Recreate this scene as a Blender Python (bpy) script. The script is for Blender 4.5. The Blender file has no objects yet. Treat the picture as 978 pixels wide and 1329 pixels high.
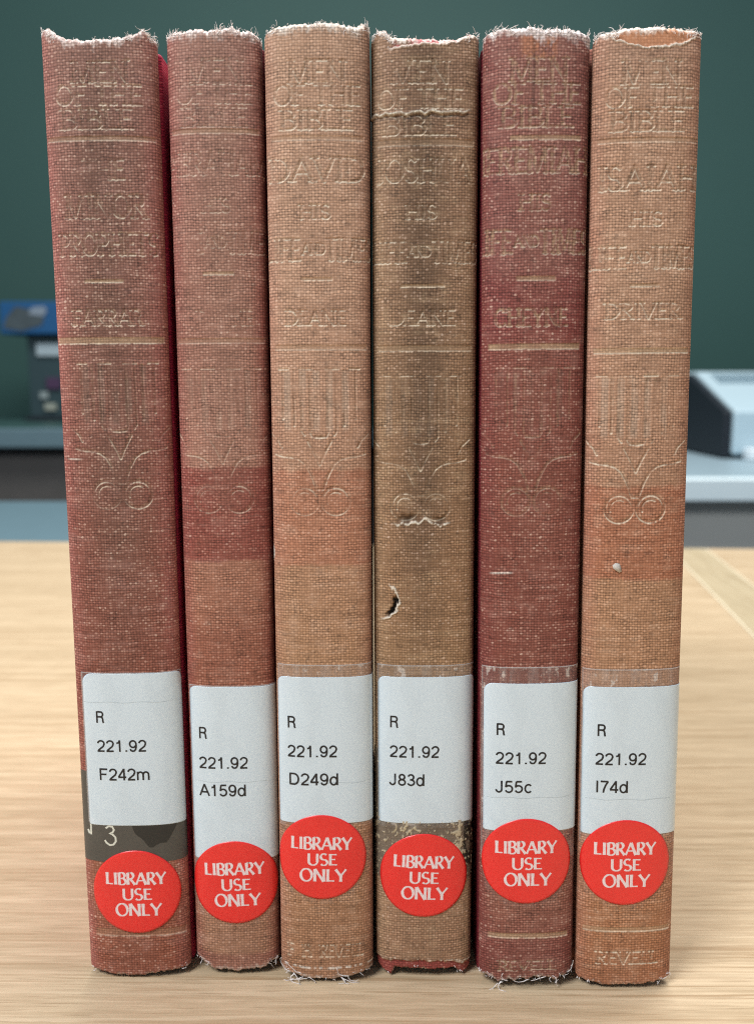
import bpy, math, random
import numpy as np

# ------------------------------------------------------------------ scene, camera, light
S = bpy.context.scene
COL = S.collection
MM = 0.001
PI = math.pi

cam_d = bpy.data.cameras.new('camera')
cam_d.sensor_fit = 'VERTICAL'
cam_d.sensor_height = 36.0
cam_d.lens = 36.0 * 1200.0 / 1329.0
cam_d.clip_start = 0.01
cam_d.clip_end = 50.0
cam_d.dof.use_dof = True
cam_d.dof.focus_distance = 0.186
cam_d.dof.aperture_fstop = 18.0
cam = bpy.data.objects.new('camera', cam_d)
COL.objects.link(cam)
cam.location = (0, -0.1857, 0.1293)
cam.rotation_euler = (math.radians(90 - 7.9), 0, 0)
S.camera = cam

W = bpy.data.worlds.new('World')
S.world = W
W.use_nodes = True
W.node_tree.nodes['Background'].inputs[0].default_value = (0.70, 0.84, 1.0, 1)
W.node_tree.nodes['Background'].inputs[1].default_value = 0.27


def lamp(name, loc, target, size, power, color):
    d = bpy.data.lights.new(name, 'AREA')
    d.shape = 'RECTANGLE'
    d.size, d.size_y = size
    d.energy = power
    d.color = color
    o = bpy.data.objects.new(name, d)
    COL.objects.link(o)
    o.location = loc
    v = [t - l for t, l in zip(target, loc)]
    from mathutils import Vector
    o.rotation_euler = Vector(v).to_track_quat('-Z', 'Y').to_euler()
    return o


lamp('ceiling_panel_lamp', (0.25, 0.70, 1.60), (0.05, 0.30, 0.0), (1.3, 0.7), 30, (1.0, 0.96, 0.89))
lamp('room_panel_lamp', (0.1, 0.15, 2.10), (0.1, 1.8, 0.1), (1.6, 0.5), 21, (0.90, 0.97, 1.0))
lamp('front_panel_lamp', (-0.62, -0.60, 1.12), (0.0, 0.0, 0.08), (0.5, 0.36), 18.5, (0.92, 0.96, 1.0))

S.view_settings.view_transform = 'Standard'
S.view_settings.look = 'None'
S.view_settings.exposure = 0.0
S.view_settings.gamma = 1.0
S.render.engine = 'CYCLES'
S.cycles.use_denoising = False
S.cycles.pixel_filter_type = 'BLACKMAN_HARRIS'
S.cycles.filter_width = 1.1
S.cycles.max_bounces = 8
S.cycles.transparent_max_bounces = 8
S.cycles.caustics_reflective = False

# ------------------------------------------------------------------ helpers: objects


def tag(o, label=None, cat=None, group=None, kind=None):
    if label: o['label'] = label
    if cat: o['category'] = cat
    if group: o['group'] = group
    if kind: o['kind'] = kind
    return o


def empty(name, loc=(0, 0, 0), rot=(0, 0, 0)):
    o = bpy.data.objects.new(name, None)
    COL.objects.link(o)
    o.location = loc
    o.rotation_euler = rot
    o.empty_display_size = 0.02
    return o


def mesh_np(name, verts, quads, mat, parent=None, smooth=True, attrs=None):
    """verts (n,3) in metres, quads (m,4)"""
    verts = np.asarray(verts, np.float32)
    quads = np.asarray(quads, np.int32)
    k = quads.shape[1]
    me = bpy.data.meshes.new(name)
    me.vertices.add(len(verts))
    me.vertices.foreach_set('co', verts.ravel())
    me.loops.add(quads.size)
    me.loops.foreach_set('vertex_index', quads.ravel())
    me.polygons.add(len(quads))
    me.polygons.foreach_set('loop_start', np.arange(0, quads.size, k, dtype=np.int32))
    if smooth:
        me.polygons.foreach_set('use_smooth', np.ones(len(quads), bool))
    me.update(calc_edges=True)
    if attrs:
        for an, (typ, data) in attrs.items():
            at = me.attributes.new(an, typ, 'POINT')
            at.data.foreach_set('color' if typ == 'FLOAT_COLOR' else 'value', np.asarray(data, np.float32).ravel())
    me.validate()
    me.materials.append(mat)
    o = bpy.data.objects.new(name, me)
    COL.objects.link(o)
    if parent: o.parent = parent
    return o


class MB:
    def __init__(self):
        self.v, self.f = [], []

    def add(self, v, f):
        n = len(self.v)
        self.v += [tuple(p) for p in v]
        self.f += [tuple(i + n for i in q) for q in f]

    def box(self, x0, x1, y0, y1, z0, z1):
        v = [(x, y, z) for z in (z0, z1) for y in (y0, y1) for x in (x0, x1)]
        self.add(v, [(0, 2, 3, 1), (4, 5, 7, 6), (0, 1, 5, 4), (2, 6, 7, 3), (0, 4, 6, 2), (1, 3, 7, 5)])

    def prism(self, pts, axis, a, b):
        """pts 2-D outline extruded along axis ('x' or 'z') from a to b"""
        n = len(pts)
        mk = (lambda p, h: (h, p[0], p[1])) if axis == 'x' else (lambda p, h: (p[0], p[1], h))
        v = [mk(p, a) for p in pts] + [mk(p, b) for p in pts]
        f = [tuple(range(n))[::-1], tuple(range(n, 2 * n))]
        f += [(i, (i + 1) % n, n + (i + 1) % n, n + i) for i in range(n)]
        self.add(v, f)

    def tube(self, pts, r, sides=5):
        pts = [np.array(p, float) for p in pts]
        rings = []
        for i, p in enumerate(pts):
            t = pts[min(i + 1, len(pts) - 1)] - pts[max(i - 1, 0)]
            t /= np.linalg.norm(t) + 1e-12
            a = np.cross(t, (0.31, 0.87, 0.37)); a /= np.linalg.norm(a) + 1e-12
            b = np.cross(t, a)
            rr = r * (1 - 0.55 * i / (len(pts) - 1))
            rings.append([p + rr * (a * math.cos(2 * PI * k / sides) + b * math.sin(2 * PI * k / sides)) for k in range(sides)])
        v = [q for rg in rings for q in rg]
        f = []
        for i in range(len(rings) - 1):
            for k in range(sides):
                f.append((i * sides + k, i * sides + (k + 1) % sides, (i + 1) * sides + (k + 1) % sides, (i + 1) * sides + k))
        f.append(tuple(range(sides))[::-1])
        f.append(tuple((len(rings) - 1) * sides + k for k in range(sides)))
        self.add(v, f)

    def build(self, name, mat, parent=None, bevel=0.0, smooth=False):
        me = bpy.data.meshes.new(name)
        me.from_pydata(self.v, [], self.f)
        me.materials.append(mat)
        import bmesh
        bm = bmesh.new(); bm.from_mesh(me)
        bmesh.ops.recalc_face_normals(bm, faces=bm.faces)
        if bevel:
            bmesh.ops.bevel(bm, geom=list(bm.edges), offset=bevel, segments=3, profile=0.5, affect='EDGES')
        bm.to_mesh(me); bm.free()
        if smooth:
            me.polygons.foreach_set('use_smooth', np.ones(len(me.polygons), bool))
        o = bpy.data.objects.new(name, me)
        COL.objects.link(o)
        if parent: o.parent = parent
        return o


# ------------------------------------------------------------------ helpers: numpy noise

def vnoise(U, V, seed):
    rng = np.random.RandomState(seed)
    T = rng.rand(256, 256)
    iu = np.floor(U).astype(int); iv = np.floor(V).astype(int)
    fu = U - iu; fv = V - iv
    fu = fu * fu * (3 - 2 * fu); fv = fv * fv * (3 - 2 * fv)
    g = lambda a, b: T[a % 256, b % 256]
    return (g(iu, iv) * (1 - fu) + g(iu + 1, iv) * fu) * (1 - fv) + (g(iu, iv + 1) * (1 - fu) + g(iu + 1, iv + 1) * fu) * fv


def fbm(U, V, seed, oct=4):
    s, a, t = 0, 0.5, 0
    for k in range(oct):
        s = s + a * vnoise(U * 2 ** k + 17.3 * k + 100, V * 2 ** k + 9.1 * k + 100, seed + k)
        t += a; a *= 0.5
    return s / t


def sst(a, b, x):
    t = np.clip((x - a) / (b - a), 0, 1)
    return t * t * (3 - 2 * t)


# ------------------------------------------------------------------ helpers: shader nodes

class N:
    """tiny expression layer over shader math nodes"""
    tree = None

    def __init__(self, s): self.s = s

    @staticmethod
    def op(o, *a):
        n = N.tree.nodes.new('ShaderNodeMath'); n.operation = o
        for i, x in enumerate(a):
            if isinstance(x, N): N.tree.links.new(x.s, n.inputs[i])
            else: n.inputs[i].default_value = x
        return N(n.outputs[0])

    def __add__(s, o): return N.op('ADD', s, o)
    def __radd__(s, o): return N.op('ADD', o, s)
    def __sub__(s, o): return N.op('SUBTRACT', s, o)
    def __rsub__(s, o): return N.op('SUBTRACT', o, s)
    def __mul__(s, o): return N.op('MULTIPLY', s, o)
    def __rmul__(s, o): return N.op('MULTIPLY', o, s)
    def __truediv__(s, o): return N.op('DIVIDE', s, o)


def new_mat(name):
    m = bpy.data.materials.new(name)
    m.use_nodes = True
    N.tree = m.node_tree
    p = m.node_tree.nodes['Principled BSDF']
    return m, m.node_tree, p


def setin(p, name, v):
    if isinstance(v, N): N.tree.links.new(v.s, p.inputs[name])
    else: p.inputs[name].default_value = v


def combine(x, y, z):
    n = N.tree.nodes.new('ShaderNodeCombineXYZ')
    for i, a in enumerate((x, y, z)):
        if isinstance(a, N): N.tree.links.new(a.s, n.inputs[i])
        else: n.inputs[i].default_value = a
    return N(n.outputs[0])


def noise(vec, scale=1.0, detail=3.0, rough=0.55):
    n = N.tree.nodes.new('ShaderNodeTexNoise')
    n.inputs['Scale'].default_value = scale
    n.inputs['Detail'].default_value = detail
    n.inputs['Roughness'].default_value = rough
    N.tree.links.new(vec.s, n.inputs['Vector'])
    return N(n.outputs['Fac'])


def white(vec):
    n = N.tree.nodes.new('ShaderNodeTexWhiteNoise')
    n.noise_dimensions = '3D'
    N.tree.links.new(vec.s, n.inputs['Vector'])
    return N(n.outputs['Value'])


def mapr(x, a, b, c=0.0, d=1.0):
    n = N.tree.nodes.new('ShaderNodeMapRange')
    n.interpolation_type = 'SMOOTHSTEP'
    N.tree.links.new(x.s, n.inputs[0])
    for i, v in enumerate((a, b, c, d)): n.inputs[i + 1].default_value = v
    return N(n.outputs[0])


def mixc(f, a, b, mode='MIX'):
    n = N.tree.nodes.new('ShaderNodeMix'); n.data_type = 'RGBA'; n.blend_type = mode
    n.clamp_factor = True
    for sock, v in ((n.inputs[0], f), (n.inputs[6], a), (n.inputs[7], b)):
        if isinstance(v, N): N.tree.links.new(v.s, sock)
        elif isinstance(v, (int, float)): sock.default_value = v
        else: sock.default_value = (*v, 1) if len(v) == 3 else v
    return N(n.outputs[2])


def attr(name, out='Fac'):
    n = N.tree.nodes.new('ShaderNodeAttribute'); n.attribute_name = name
    return N(n.outputs[out])


def coords(kind='Object'):
    n = N.tree.nodes.new('ShaderNodeTexCoord')
    sp = N.tree.nodes.new('ShaderNodeSeparateXYZ')
    N.tree.links.new(n.outputs[kind], sp.inputs[0])
    return N(n.outputs[kind]), N(sp.outputs[0]), N(sp.outputs[1]), N(sp.outputs[2])


def bump(h, dist, strength=1.0):
    n = N.tree.nodes.new('ShaderNodeBump')
    n.inputs['Strength'].default_value = strength
    n.inputs['Distance'].default_value = dist
    N.tree.links.new(h.s, n.inputs['Height'])
    return N(n.outputs[0])


# ------------------------------------------------------------------ materials

def plain(name, col, rough=0.6, var=0.08, scale=40.0, coat=0.0):
    m, t, p = new_mat(name)
    v, x, y, z = coords()
    f = noise(v, scale, 4)
    a = tuple(c * (1 - var) for c in col); b = tuple(min(1, c * (1 + var)) for c in col)
    setin(p, 'Base Color', mixc(f, a, b))
    setin(p, 'Roughness', rough)
    setin(p, 'Coat Weight', coat)
    return m


def cloth_core(p, uu, vv, pig, rub, wv, dist=0.09 * MM):
    """woven bookcloth; uu / vv in millimetres"""
    pu, pv = 0.59, 0.55
    wob = noise(combine(uu * 0.16, vv * 0.16, 3.3), 1.0, 2) - 0.5
    wob2 = noise(combine(uu * 0.9, vv * 0.12, 7.7), 1.0, 1) - 0.5
    wob3 = noise(combine(uu * 0.35, vv * 1.5, 1.7), 1.0, 2) - 0.5
    A = uu / pu + wob * 1.0 + wob2 * 0.9
    Bv = vv / pv + wob * 1.3 + wob2 * 0.35 + wob3 * 0.9
    fa, fb = N.op('FLOOR', A), N.op('FLOOR', Bv)
    la, lb = N.op('FRACT', A), N.op('FRACT', Bv)
    hu = N.op('SINE', la * PI)
    hv = N.op('SINE', lb * PI)
    par = N.op('MODULO', N.op('ABSOLUTE', fa + fb), 2.0)
    slub = noise(combine(uu * 1.1, vv * 1.25, 9.0), 1.0, 2)         # thread thickness, not tied to the cells
    sg = 2.0 * par - 1.0                               # +1 where the weft passes over, -1 where it dips
    w = hu * hv * sg
    h = 0.50 + 0.15 * w + 0.42 * (hv - 0.64) + 0.27 * (hu - 0.64) + 0.18 * (slub - 0.5)
    row = noise(combine(uu * 0.20, fb * 3.7, 2.0), 1.0, 3)          # each weft thread fades along its length
    colm = noise(combine(fa * 3.1, vv * 0.14, 5.0), 1.0, 2)
    fib = noise(combine(uu * 3.0, vv * 7.0, 4.0), 1.0, 2)
    zone = mapr(noise(combine(uu * 0.22, vv * 0.22, 6.0), 1.0, 2), 0.35, 0.65)
    cell = white(combine(fa + 0.5, fb + 0.5, 1.0))
    amp = 0.31 + 0.38 * zone + 0.5 * (slub - 0.5)
    speck = mapr(slub * 0.55 + row * 0.55 + colm * 0.22 + cell * 0.16, 0.71, 1.00) * mapr(h, 0.42, 0.80)
    tone = 0.91 + amp * (2.3 * h - 1.15) + (row - 0.5) * 0.62 + (colm - 0.5) * 0.40 + (cell - 0.5) * 0.14 + (fib - 0.5) * 0.45
    tone = N.op('MAXIMUM', tone, 0.16)
    tone = tone * wv + (1.0 - wv) * (0.92 + (fib - 0.5) * 0.35)
    dark = mixc(1.0, pig, combine(tone, tone, tone), 'MULTIPLY')
    cream = mixc(0.45, (0.86, 0.66, 0.53), pig)
    f = N.op('MINIMUM', speck * rub * 1.2, 1.0)
    setin(p, 'Base Color', mixc(f, dark, cream))
    setin(p, 'Roughness', 0.72)
    setin(p, 'Specular IOR Level', 0.28)
    setin(p, 'Normal', bump(h * wv + speck * rub * 0.3, dist, 0.52))


def mat_spine_cloth():
    m, t, p = new_mat('worn_bookcloth')
    cloth_core(p, attr('uu'), attr('vv'), attr('pig', 'Color'), attr('rub'), attr('weave'))
    return m


def mat_board_cloth(name, col):
    m, t, p = new_mat(name)
    v, x, y, z = coords()
    f = noise(v, 60, 4)
    pig = mixc(f, tuple(c * 0.8 for c in col), tuple(c * 1.15 for c in col))
    cloth_core(p, y * 1000.0, z * 1000.0, pig, mapr(f, 0.3, 0.7) * 0.6, N.op('ADD', 1.0, 0.0))
    return m


def mat_paper(name, col, rough=0.35, coat=0.25, var=0.05):
    m, t, p = new_mat(name)
    v, x, y, z = coords()
    f = noise(v, 130, 5)
    g = noise(v, 1400, 2)
    big = mapr(noise(combine(x * 160.0, y * 160.0, z * 90.0), 1.0, 1), 0.50, 0.56)
    c0 = mixc(f * 0.6 + g * 0.4, tuple(c * (1 - var) for c in col), tuple(min(c * (1 + var), 0.95) for c in col))
    setin(p, 'Base Color', mixc(big * 0.07, c0, tuple(c * 0.55 for c in col)))
    setin(p, 'Roughness', rough + 0.12 * (g - 0.5))
    setin(p, 'Coat Weight', coat)
    setin(p, 'Coat Roughness', 0.18)
    setin(p, 'Normal', bump(f * 0.7 + g * 0.15, 0.10 * MM, 0.5))
    return m


def mat_film(name='clear_film', lo=0.03, hi=0.20):
    m, t, p = new_mat(name)
    v, x, y, z = coords()
    tr = t.nodes.new('ShaderNodeBsdfTransparent')
    mx = t.nodes.new('ShaderNodeMixShader')
    out = t.nodes['Material Output']
    setin(p, 'Base Color', (0.74, 0.70, 0.67, 1))
    setin(p, 'Roughness', 0.25)
    st = mapr(noise(combine(x * 700.0, y * 300.0, z * 120.0), 1.0, 4), 0.42, 0.75, lo, hi)
    st = N.op('ADD', st, attr('rim') * 0.42)  # whiter, denser border stands in for the glint of the film edge
    t.links.new(st.s, mx.inputs[0])
    t.links.new(tr.outputs[0], mx.inputs[1])
    t.links.new(p.outputs[0], mx.inputs[2])
    t.links.new(mx.outputs[0], out.inputs[0])
    return m


def mat_wood(name, base, along='x', bright=1.0):
    m, t, p = new_mat(name)
    v, x, y, z = coords()
    g, c = (x, y) if along == 'x' else (y, x)
    w = noise(combine(g * 2.6, c * 9.0, 0.3), 1.0, 3)
    c2 = c + (w - 0.5) * 0.010
    big = noise(combine(g * 3.0, c2 * 48.0, 1.0), 1.0, 4, 0.6)
    mid = noise(combine(g * 11.0, c2 * 260.0, 4.0), 1.0, 4, 0.65)
    fine = noise(combine(g * 60.0, c2 * 1100.0, 8.0), 1.0, 3, 0.6)
    pore = mapr(noise(combine(g * 70.0, c2 * 2000.0, 2.0), 1.0, 2), 0.60, 0.68)
    line = mapr(noise(combine(g * 7.0, c2 * 330.0, 6.0), 1.0, 4, 0.7), 0.565, 0.61)
    line2 = mapr(noise(combine(g * 13.0, c2 * 1000.0, 16.0), 1.0, 3, 0.65), 0.575, 0.62)
    clump = mapr(noise(combine(g * 1.5, c2 * 26.0, 3.0), 1.0, 2), 0.35, 0.65)
    line = N.op('MINIMUM', (line * 0.8 + line2 * 0.8) * (0.35 + 0.9 * clump), 1.0)
    pale = mapr(noise(combine(g * 8.0, c2 * 380.0, 12.0), 1.0, 4, 0.65), 0.56, 0.62)
    f = big * 0.24 + mid * 0.40 + fine * 0.46
    lo = tuple(k * q for k, q in zip(base, (0.80, 0.755, 0.69))); hi = tuple(min(k * 1.22, 0.95) for k in base)
    col = mixc(mapr(f, 0.38, 0.76), lo, hi)
    col = mixc(line * 0.72, col, tuple(k * q for k, q in zip(base, (0.64, 0.53, 0.42))))
    col = mixc(pale * 0.40, col, tuple(min(k * q, .95) for k, q in zip(base, (1.30, 1.34, 1.38))))
    col = mixc(pore * 0.42, col, tuple(k * q for k, q in zip(base, (0.52, 0.44, 0.36))))
    setin(p, 'Base Color', col)
    setin(p, 'Roughness', 0.42 + 0.14 * mid)
    setin(p, 'Specular IOR Level', 0.4)
    setin(p, 'Normal', bump(fine * 0.5 + (1.0 - pore) * 0.6, 0.05 * MM, 0.6))
    return m


def mat_pages():
    m, t, p = new_mat('aged_page_edges')
    v, x, y, z = coords()
    f = noise(combine(x * 9000.0, y * 40.0, z * 40.0), 1.0, 3)
    setin(p, 'Base Color', mixc(f, (0.36, 0.27, 0.17), (0.66, 0.56, 0.42)))
    setin(p, 'Roughness', 0.85)
    return m


def mat_thread():
    m, t, p = new_mat('frayed_cotton')
    v, x, y, z = coords()
    f = noise(v, 900, 2)
    setin(p, 'Base Color', mixc(f, (0.80, 0.68, 0.64), (0.94, 0.93, 0.91)))
    setin(p, 'Roughness', 0.9)
    setin(p, 'Subsurface Weight', 0.0)
    return m


M_SPINE = mat_spine_cloth()
M_LABEL = mat_paper('glossy_label_paper', (0.655, 0.765, 0.84), 0.30, 0.5, 0.02)
M_RED = mat_paper('red_sticker_paper', (0.86, 0.028, 0.024), 0.36, 0.25, 0.06)
M_INK = plain('black_print', (0.012, 0.012, 0.014), 0.5)
M_WHITE = plain('white_print', (0.86, 0.72, 0.72), 0.5, 0.05)
M_CHALK = plain('white_ink', (0.72, 0.72, 0.62), 0.7, 0.15, 900)
M_DARK = mat_paper('dark_grey_label_paper', (0.085, 0.078, 0.066), 0.55, 0.1, 0.35)
M_FILM = mat_film()
M_HALO = mat_film('trapped_air_film', 0.0, 0.09)
M_SEAM = plain('film_edge_grey', (0.50, 0.58, 0.62), 0.35)
M_PAGES = mat_pages()
M_THREAD = mat_thread()

# ------------------------------------------------------------------ stroke lettering


def arc(cx, cy, rx, ry, a0, a1, n=12):
    return [(cx + rx * math.cos(math.radians(a0 + (a1 - a0) * i / n)), cy + ry * math.sin(math.radians(a0 + (a1 - a0) * i / n))) for i in range(n + 1)]


# glyph: width, strokes, serif points
GL = {
    'A': (0.78, [[(0.04, 0), (0.39, 1)], [(0.39, 1), (0.74, 0)], [(0.16, 0.34), (0.62, 0.34)]], [(0.04, 0), (0.74, 0)]),
    'B': (0.62, [[(0.12, 0), (0.12, 1)], [(0.12, 1)] + arc(0.30, 0.76, 0.21, 0.24, 90, -90) + [(0.12, 0.52)], [(0.30, 0.52)] + arc(0.32, 0.26, 0.25, 0.26, 90, -90) + [(0.12, 0)]], [(0.08, 0), (0.08, 1)]),
    'C': (0.74, [arc(0.40, 0.5, 0.33, 0.5, 48, 312, 20)], [(0.62, 0.86)]),
    'D': (0.76, [[(0.12, 0), (0.12, 1)], [(0.12, 1), (0.30, 1)] + arc(0.30, 0.5, 0.37, 0.5, 90, -90, 16) + [(0.12, 0)]], [(0.08, 0), (0.08, 1)]),
    'E': (0.58, [[(0.12, 0), (0.12, 1)], [(0.12, 1), (0.50, 1)], [(0.12, 0.52), (0.42, 0.52)], [(0.12, 0), (0.53, 0)]], [(0.08, 0), (0.08, 1)]),
    'F': (0.56, [[(0.12, 0), (0.12, 1)], [(0.12, 1), (0.52, 1)], [(0.12, 0.52), (0.42, 0.52)]], [(0.12, 0), (0.08, 1)]),
    'H': (0.80, [[(0.13, 0), (0.13, 1)], [(0.66, 0), (0.66, 1)], [(0.13, 0.52), (0.66, 0.52)]], [(0.13, 0), (0.13, 1), (0.66, 0), (0.66, 1)]),
    'I': (0.32, [[(0.16, 0), (0.16, 1)]], [(0.16, 0), (0.16, 1)]),
    'J': (0.44, [[(0.28, 1), (0.28, 0.15)] + arc(0.12, 0.12, 0.16, 0.16, 0, -100, 6)], [(0.28, 1)]),
    'L': (0.56, [[(0.12, 0), (0.12, 1)], [(0.12, 0), (0.52, 0)]], [(0.12, 1), (0.08, 0)]),
    'M': (0.94, [[(0.10, 0), (0.15, 1)], [(0.15, 1), (0.46, 0.05)], [(0.46, 0.05), (0.78, 1)], [(0.78, 1), (0.83, 0)]], [(0.10, 0), (0.83, 0), (0.13, 1), (0.80, 1)]),
    'N': (0.80, [[(0.12, 0), (0.12, 1)], [(0.12, 1), (0.67, 0)], [(0.67, 0), (0.67, 1)]], [(0.12, 0), (0.67, 1), (0.10, 1)]),
    'O': (0.82, [arc(0.41, 0.5, 0.34, 0.5, 0, 360, 28)], []),
    'P': (0.60, [[(0.12, 0), (0.12, 1)], [(0.12, 1), (0.30, 1)] + arc(0.30, 0.73, 0.22, 0.27, 90, -90) + [(0.12, 0.46)]], [(0.12, 0), (0.08, 1)]),
    'R': (0.66, [[(0.12, 0), (0.12, 1)], [(0.12, 1), (0.30, 1)] + arc(0.30, 0.75, 0.21, 0.25, 90, -90) + [(0.12, 0.50)], [(0.28, 0.50), (0.62, 0)]], [(0.12, 0), (0.08, 1), (0.62, 0)]),
    'S': (0.56, [arc(0.28, 0.745, 0.19, 0.255, 40, 270, 14) + arc(0.28, 0.245, 0.21, 0.245, 90, -145, 14)[1:]], []),
    'T': (0.66, [[(0.33, 0), (0.33, 1)], [(0.04, 1), (0.62, 1)]], [(0.33, 0)]),
    'U': (0.76, [[(0.12, 1), (0.12, 0.32)] + arc(0.38, 0.30, 0.26, 0.30, 180, 360, 12) + [(0.64, 1)]], [(0.12, 1), (0.64, 1)]),
    'V': (0.74, [[(0.04, 1), (0.37, 0)], [(0.37, 0), (0.70, 1)]], [(0.04, 1), (0.70, 1)]),
    'Y': (0.72, [[(0.04, 1), (0.36, 0.46)], [(0.68, 1), (0.36, 0.46)], [(0.36, 0.46), (0.36, 0)]], [(0.04, 1), (0.68, 1), (0.36, 0)]),
    ' ': (0.34, [], []),
}


def nib(dx, dy, thin, thick):
    L = math.hypot(dx, dy) + 1e-9
    dx, dy = dx / L, dy / L
    if abs(dx) < 0.08: return thick
    if abs(dy) < 0.12: return thin
    if dx * dy < 0: return thin + (thick - thin) * min(1, abs(dy) * 1.1)      # \ strokes heavy
    return thin + (thick - thin) * (0.35 if abs(dy) > 0.5 and abs(dx) > 0.25 else 0.8 * abs(dy))


def text_width(t): return sum(GL[c][0] for c in t)


def text_segs(t, uc, vc, h, w=None, thin=0.09, thick=0.165, serif=True):
    """strokes of a line of lettering centred at (uc, vc), as (x0, y0, x1, y1, w0, w1) in mm"""
    sx = h if w is None else w / text_width(t)
    x = uc - text_width(t) * sx / 2
    y = vc - h / 2
    out = []
    for c in t:
        gw, strokes, serifs = GL[c]
        for st in strokes:
            for (a, b) in zip(st[:-1], st[1:]):
                ww = nib(b[0] - a[0], b[1] - a[1], thin, thick) * h
                out.append((x + a[0] * sx, y + a[1] * h, x + b[0] * sx, y + b[1] * h, ww))
        if serif:
            for (a, b) in serifs:
                out.append((x + (a - 0.13) * sx, y + b * h, x + (a + 0.13) * sx, y + b * h, thin * h * 0.9))
        x += gw * sx
    return out


def seg_mask(U, V, u_ax, v_ax, segs, soft):
    """coverage 0..1 of the strokes on the grid"""
    Mk = np.zeros_like(U)
    for (x0, y0, x1, y1, w) in segs:
        r = w / 2 + soft
        i0, i1 = np.searchsorted(u_ax, (min(x0, x1) - r, max(x0, x1) + r))
        j0, j1 = np.searchsorted(v_ax, (min(y0, y1) - r, max(y0, y1) + r))
        if i1 <= i0 or j1 <= j0: continue
        u = U[j0:j1, i0:i1]; v = V[j0:j1, i0:i1]
        dx, dy = x1 - x0, y1 - y0
        L2 = dx * dx + dy * dy + 1e-9
        t = np.clip(((u - x0) * dx + (v - y0) * dy) / L2, 0, 1)
        d = np.hypot(u - x0 - t * dx, v - y0 - t * dy)
        Mk[j0:j1, i0:i1] = np.maximum(Mk[j0:j1, i0:i1], sst(w / 2 + soft, w / 2 - soft * 0.6, d))
    return Mk


def poly_segs(pts, w):
    return [(a[0], a[1], b[0], b[1], w) for a, b in zip(pts[:-1], pts[1:])]


def ornament(uc, vc):
    """stamped tulip over two scrolls, vc = height of the scroll centres"""
    out = []
    z = lambda x, y: (uc + (x - 450) / 37.0, vc + (1040 - y) / 37.0)
    for cx in (-3.15, 3.15):
        out += poly_segs([(uc + cx + a, vc + b) for a, b in arc(0, 0, 2.75, 2.75, 0, 360, 40)], 0.55)
        out += poly_segs([(uc + cx + a, vc + b) for a, b in arc(0, 0, 1.75, 1.75, 60, 200, 12)], 0.22)
    for s in (1, -1):
        q = lambda pts: [(uc + s * (z(*p)[0] - uc), z(*p)[1]) for p in pts]
        out += poly_segs(q([(425, 955), (405, 890), (385, 840), (345, 765), (300, 730), (240, 712), (180, 708), (110, 690)]), 0.4)
        out += poly_segs(q([(365, 595), (400, 660), (430, 720), (450, 770)]), 0.4)
        out += poly_segs(q([(80, 540), (140, 590), (165, 640)]), 0.35)
        out += poly_segs(q([(450, 568), (400, 562), (385, 530), (385, 100)]), 0.35)
        out += poly_segs(q([(340, 550), (322, 520), (322, 110)]), 0.3)
        out += poly_segs(q([(265, 480), (265, 80)]), 0.35)
        out += poly_segs(q([(180, 430), (180, 90)]), 0.35)
        out += poly_segs(q([(150, 66), (225, 66)]), 0.22)
        out += poly_segs(q([(305, 66), (405, 66)]), 0.22)
    out += poly_segs([z(435, 955), z(465, 955)], 0.4)
    return out


# ------------------------------------------------------------------ the books

class Book:
    pass


def make_profile(w, sag, n=2.6, tail=3.0):
    """arc-length table of a rounded spine cross-section: x across, y backwards (mm)"""
    h = w / 2
    t = np.linspace(0, PI / 2, 400)
    x = h * np.sin(t) ** (2 / n)
    y = sag * (1 - np.cos(t) ** (2 / n))
    tx = np.linspace(0.02, 1, 30)
    x = np.concatenate([x, h - 0.7 * np.sin(tx * PI * 0.5) ** 2])
    y = np.concatenate([y, sag + tx * tail])
    s = np.concatenate([[0], np.cumsum(np.hypot(np.diff(x), np.diff(y)))])
    return s, x, y


def surf(b, U, V, off):
    """point on the spine (mm): arc position U, height V, offset outwards"""
    s, x, y = b.prof
    a = np.abs(U)
    sg = np.sign(U)
    px = np.interp(a, s, x); py = np.interp(a, s, y)
    e = 0.12
    x2 = np.interp(a + e, s, x); y2 = np.interp(a + e, s, y)
    x1 = np.interp(np.maximum(a - e, 0), s, x); y1 = np.interp(np.maximum(a - e, 0), s, y)
    tx, ty = x2 - x1, y2 - y1
    L = np.hypot(tx, ty) + 1e-9
    nx, ny = ty / L, -tx / L                            # outwards for the right half
    wav = 0.10 * (fbm(U * 0.11, V * 0.035, b.seed + 50, 2) - 0.5) * np.ones_like(U)
    o = off + wav
    return np.stack([(px + nx * o) * sg, py + ny * o, V + np.zeros_like(U)], -1)


def grid_quads(nv, nu):
    i = np.arange(nv - 1)[:, None] * nu + np.arange(nu - 1)[None, :]
    return np.stack([i, i + 1, i + 1 + nu, i + nu], -1).reshape(-1, 4)


def lerp3(a, b, f):
    return a * (1 - f[..., None]) + b * f[..., None]


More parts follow.
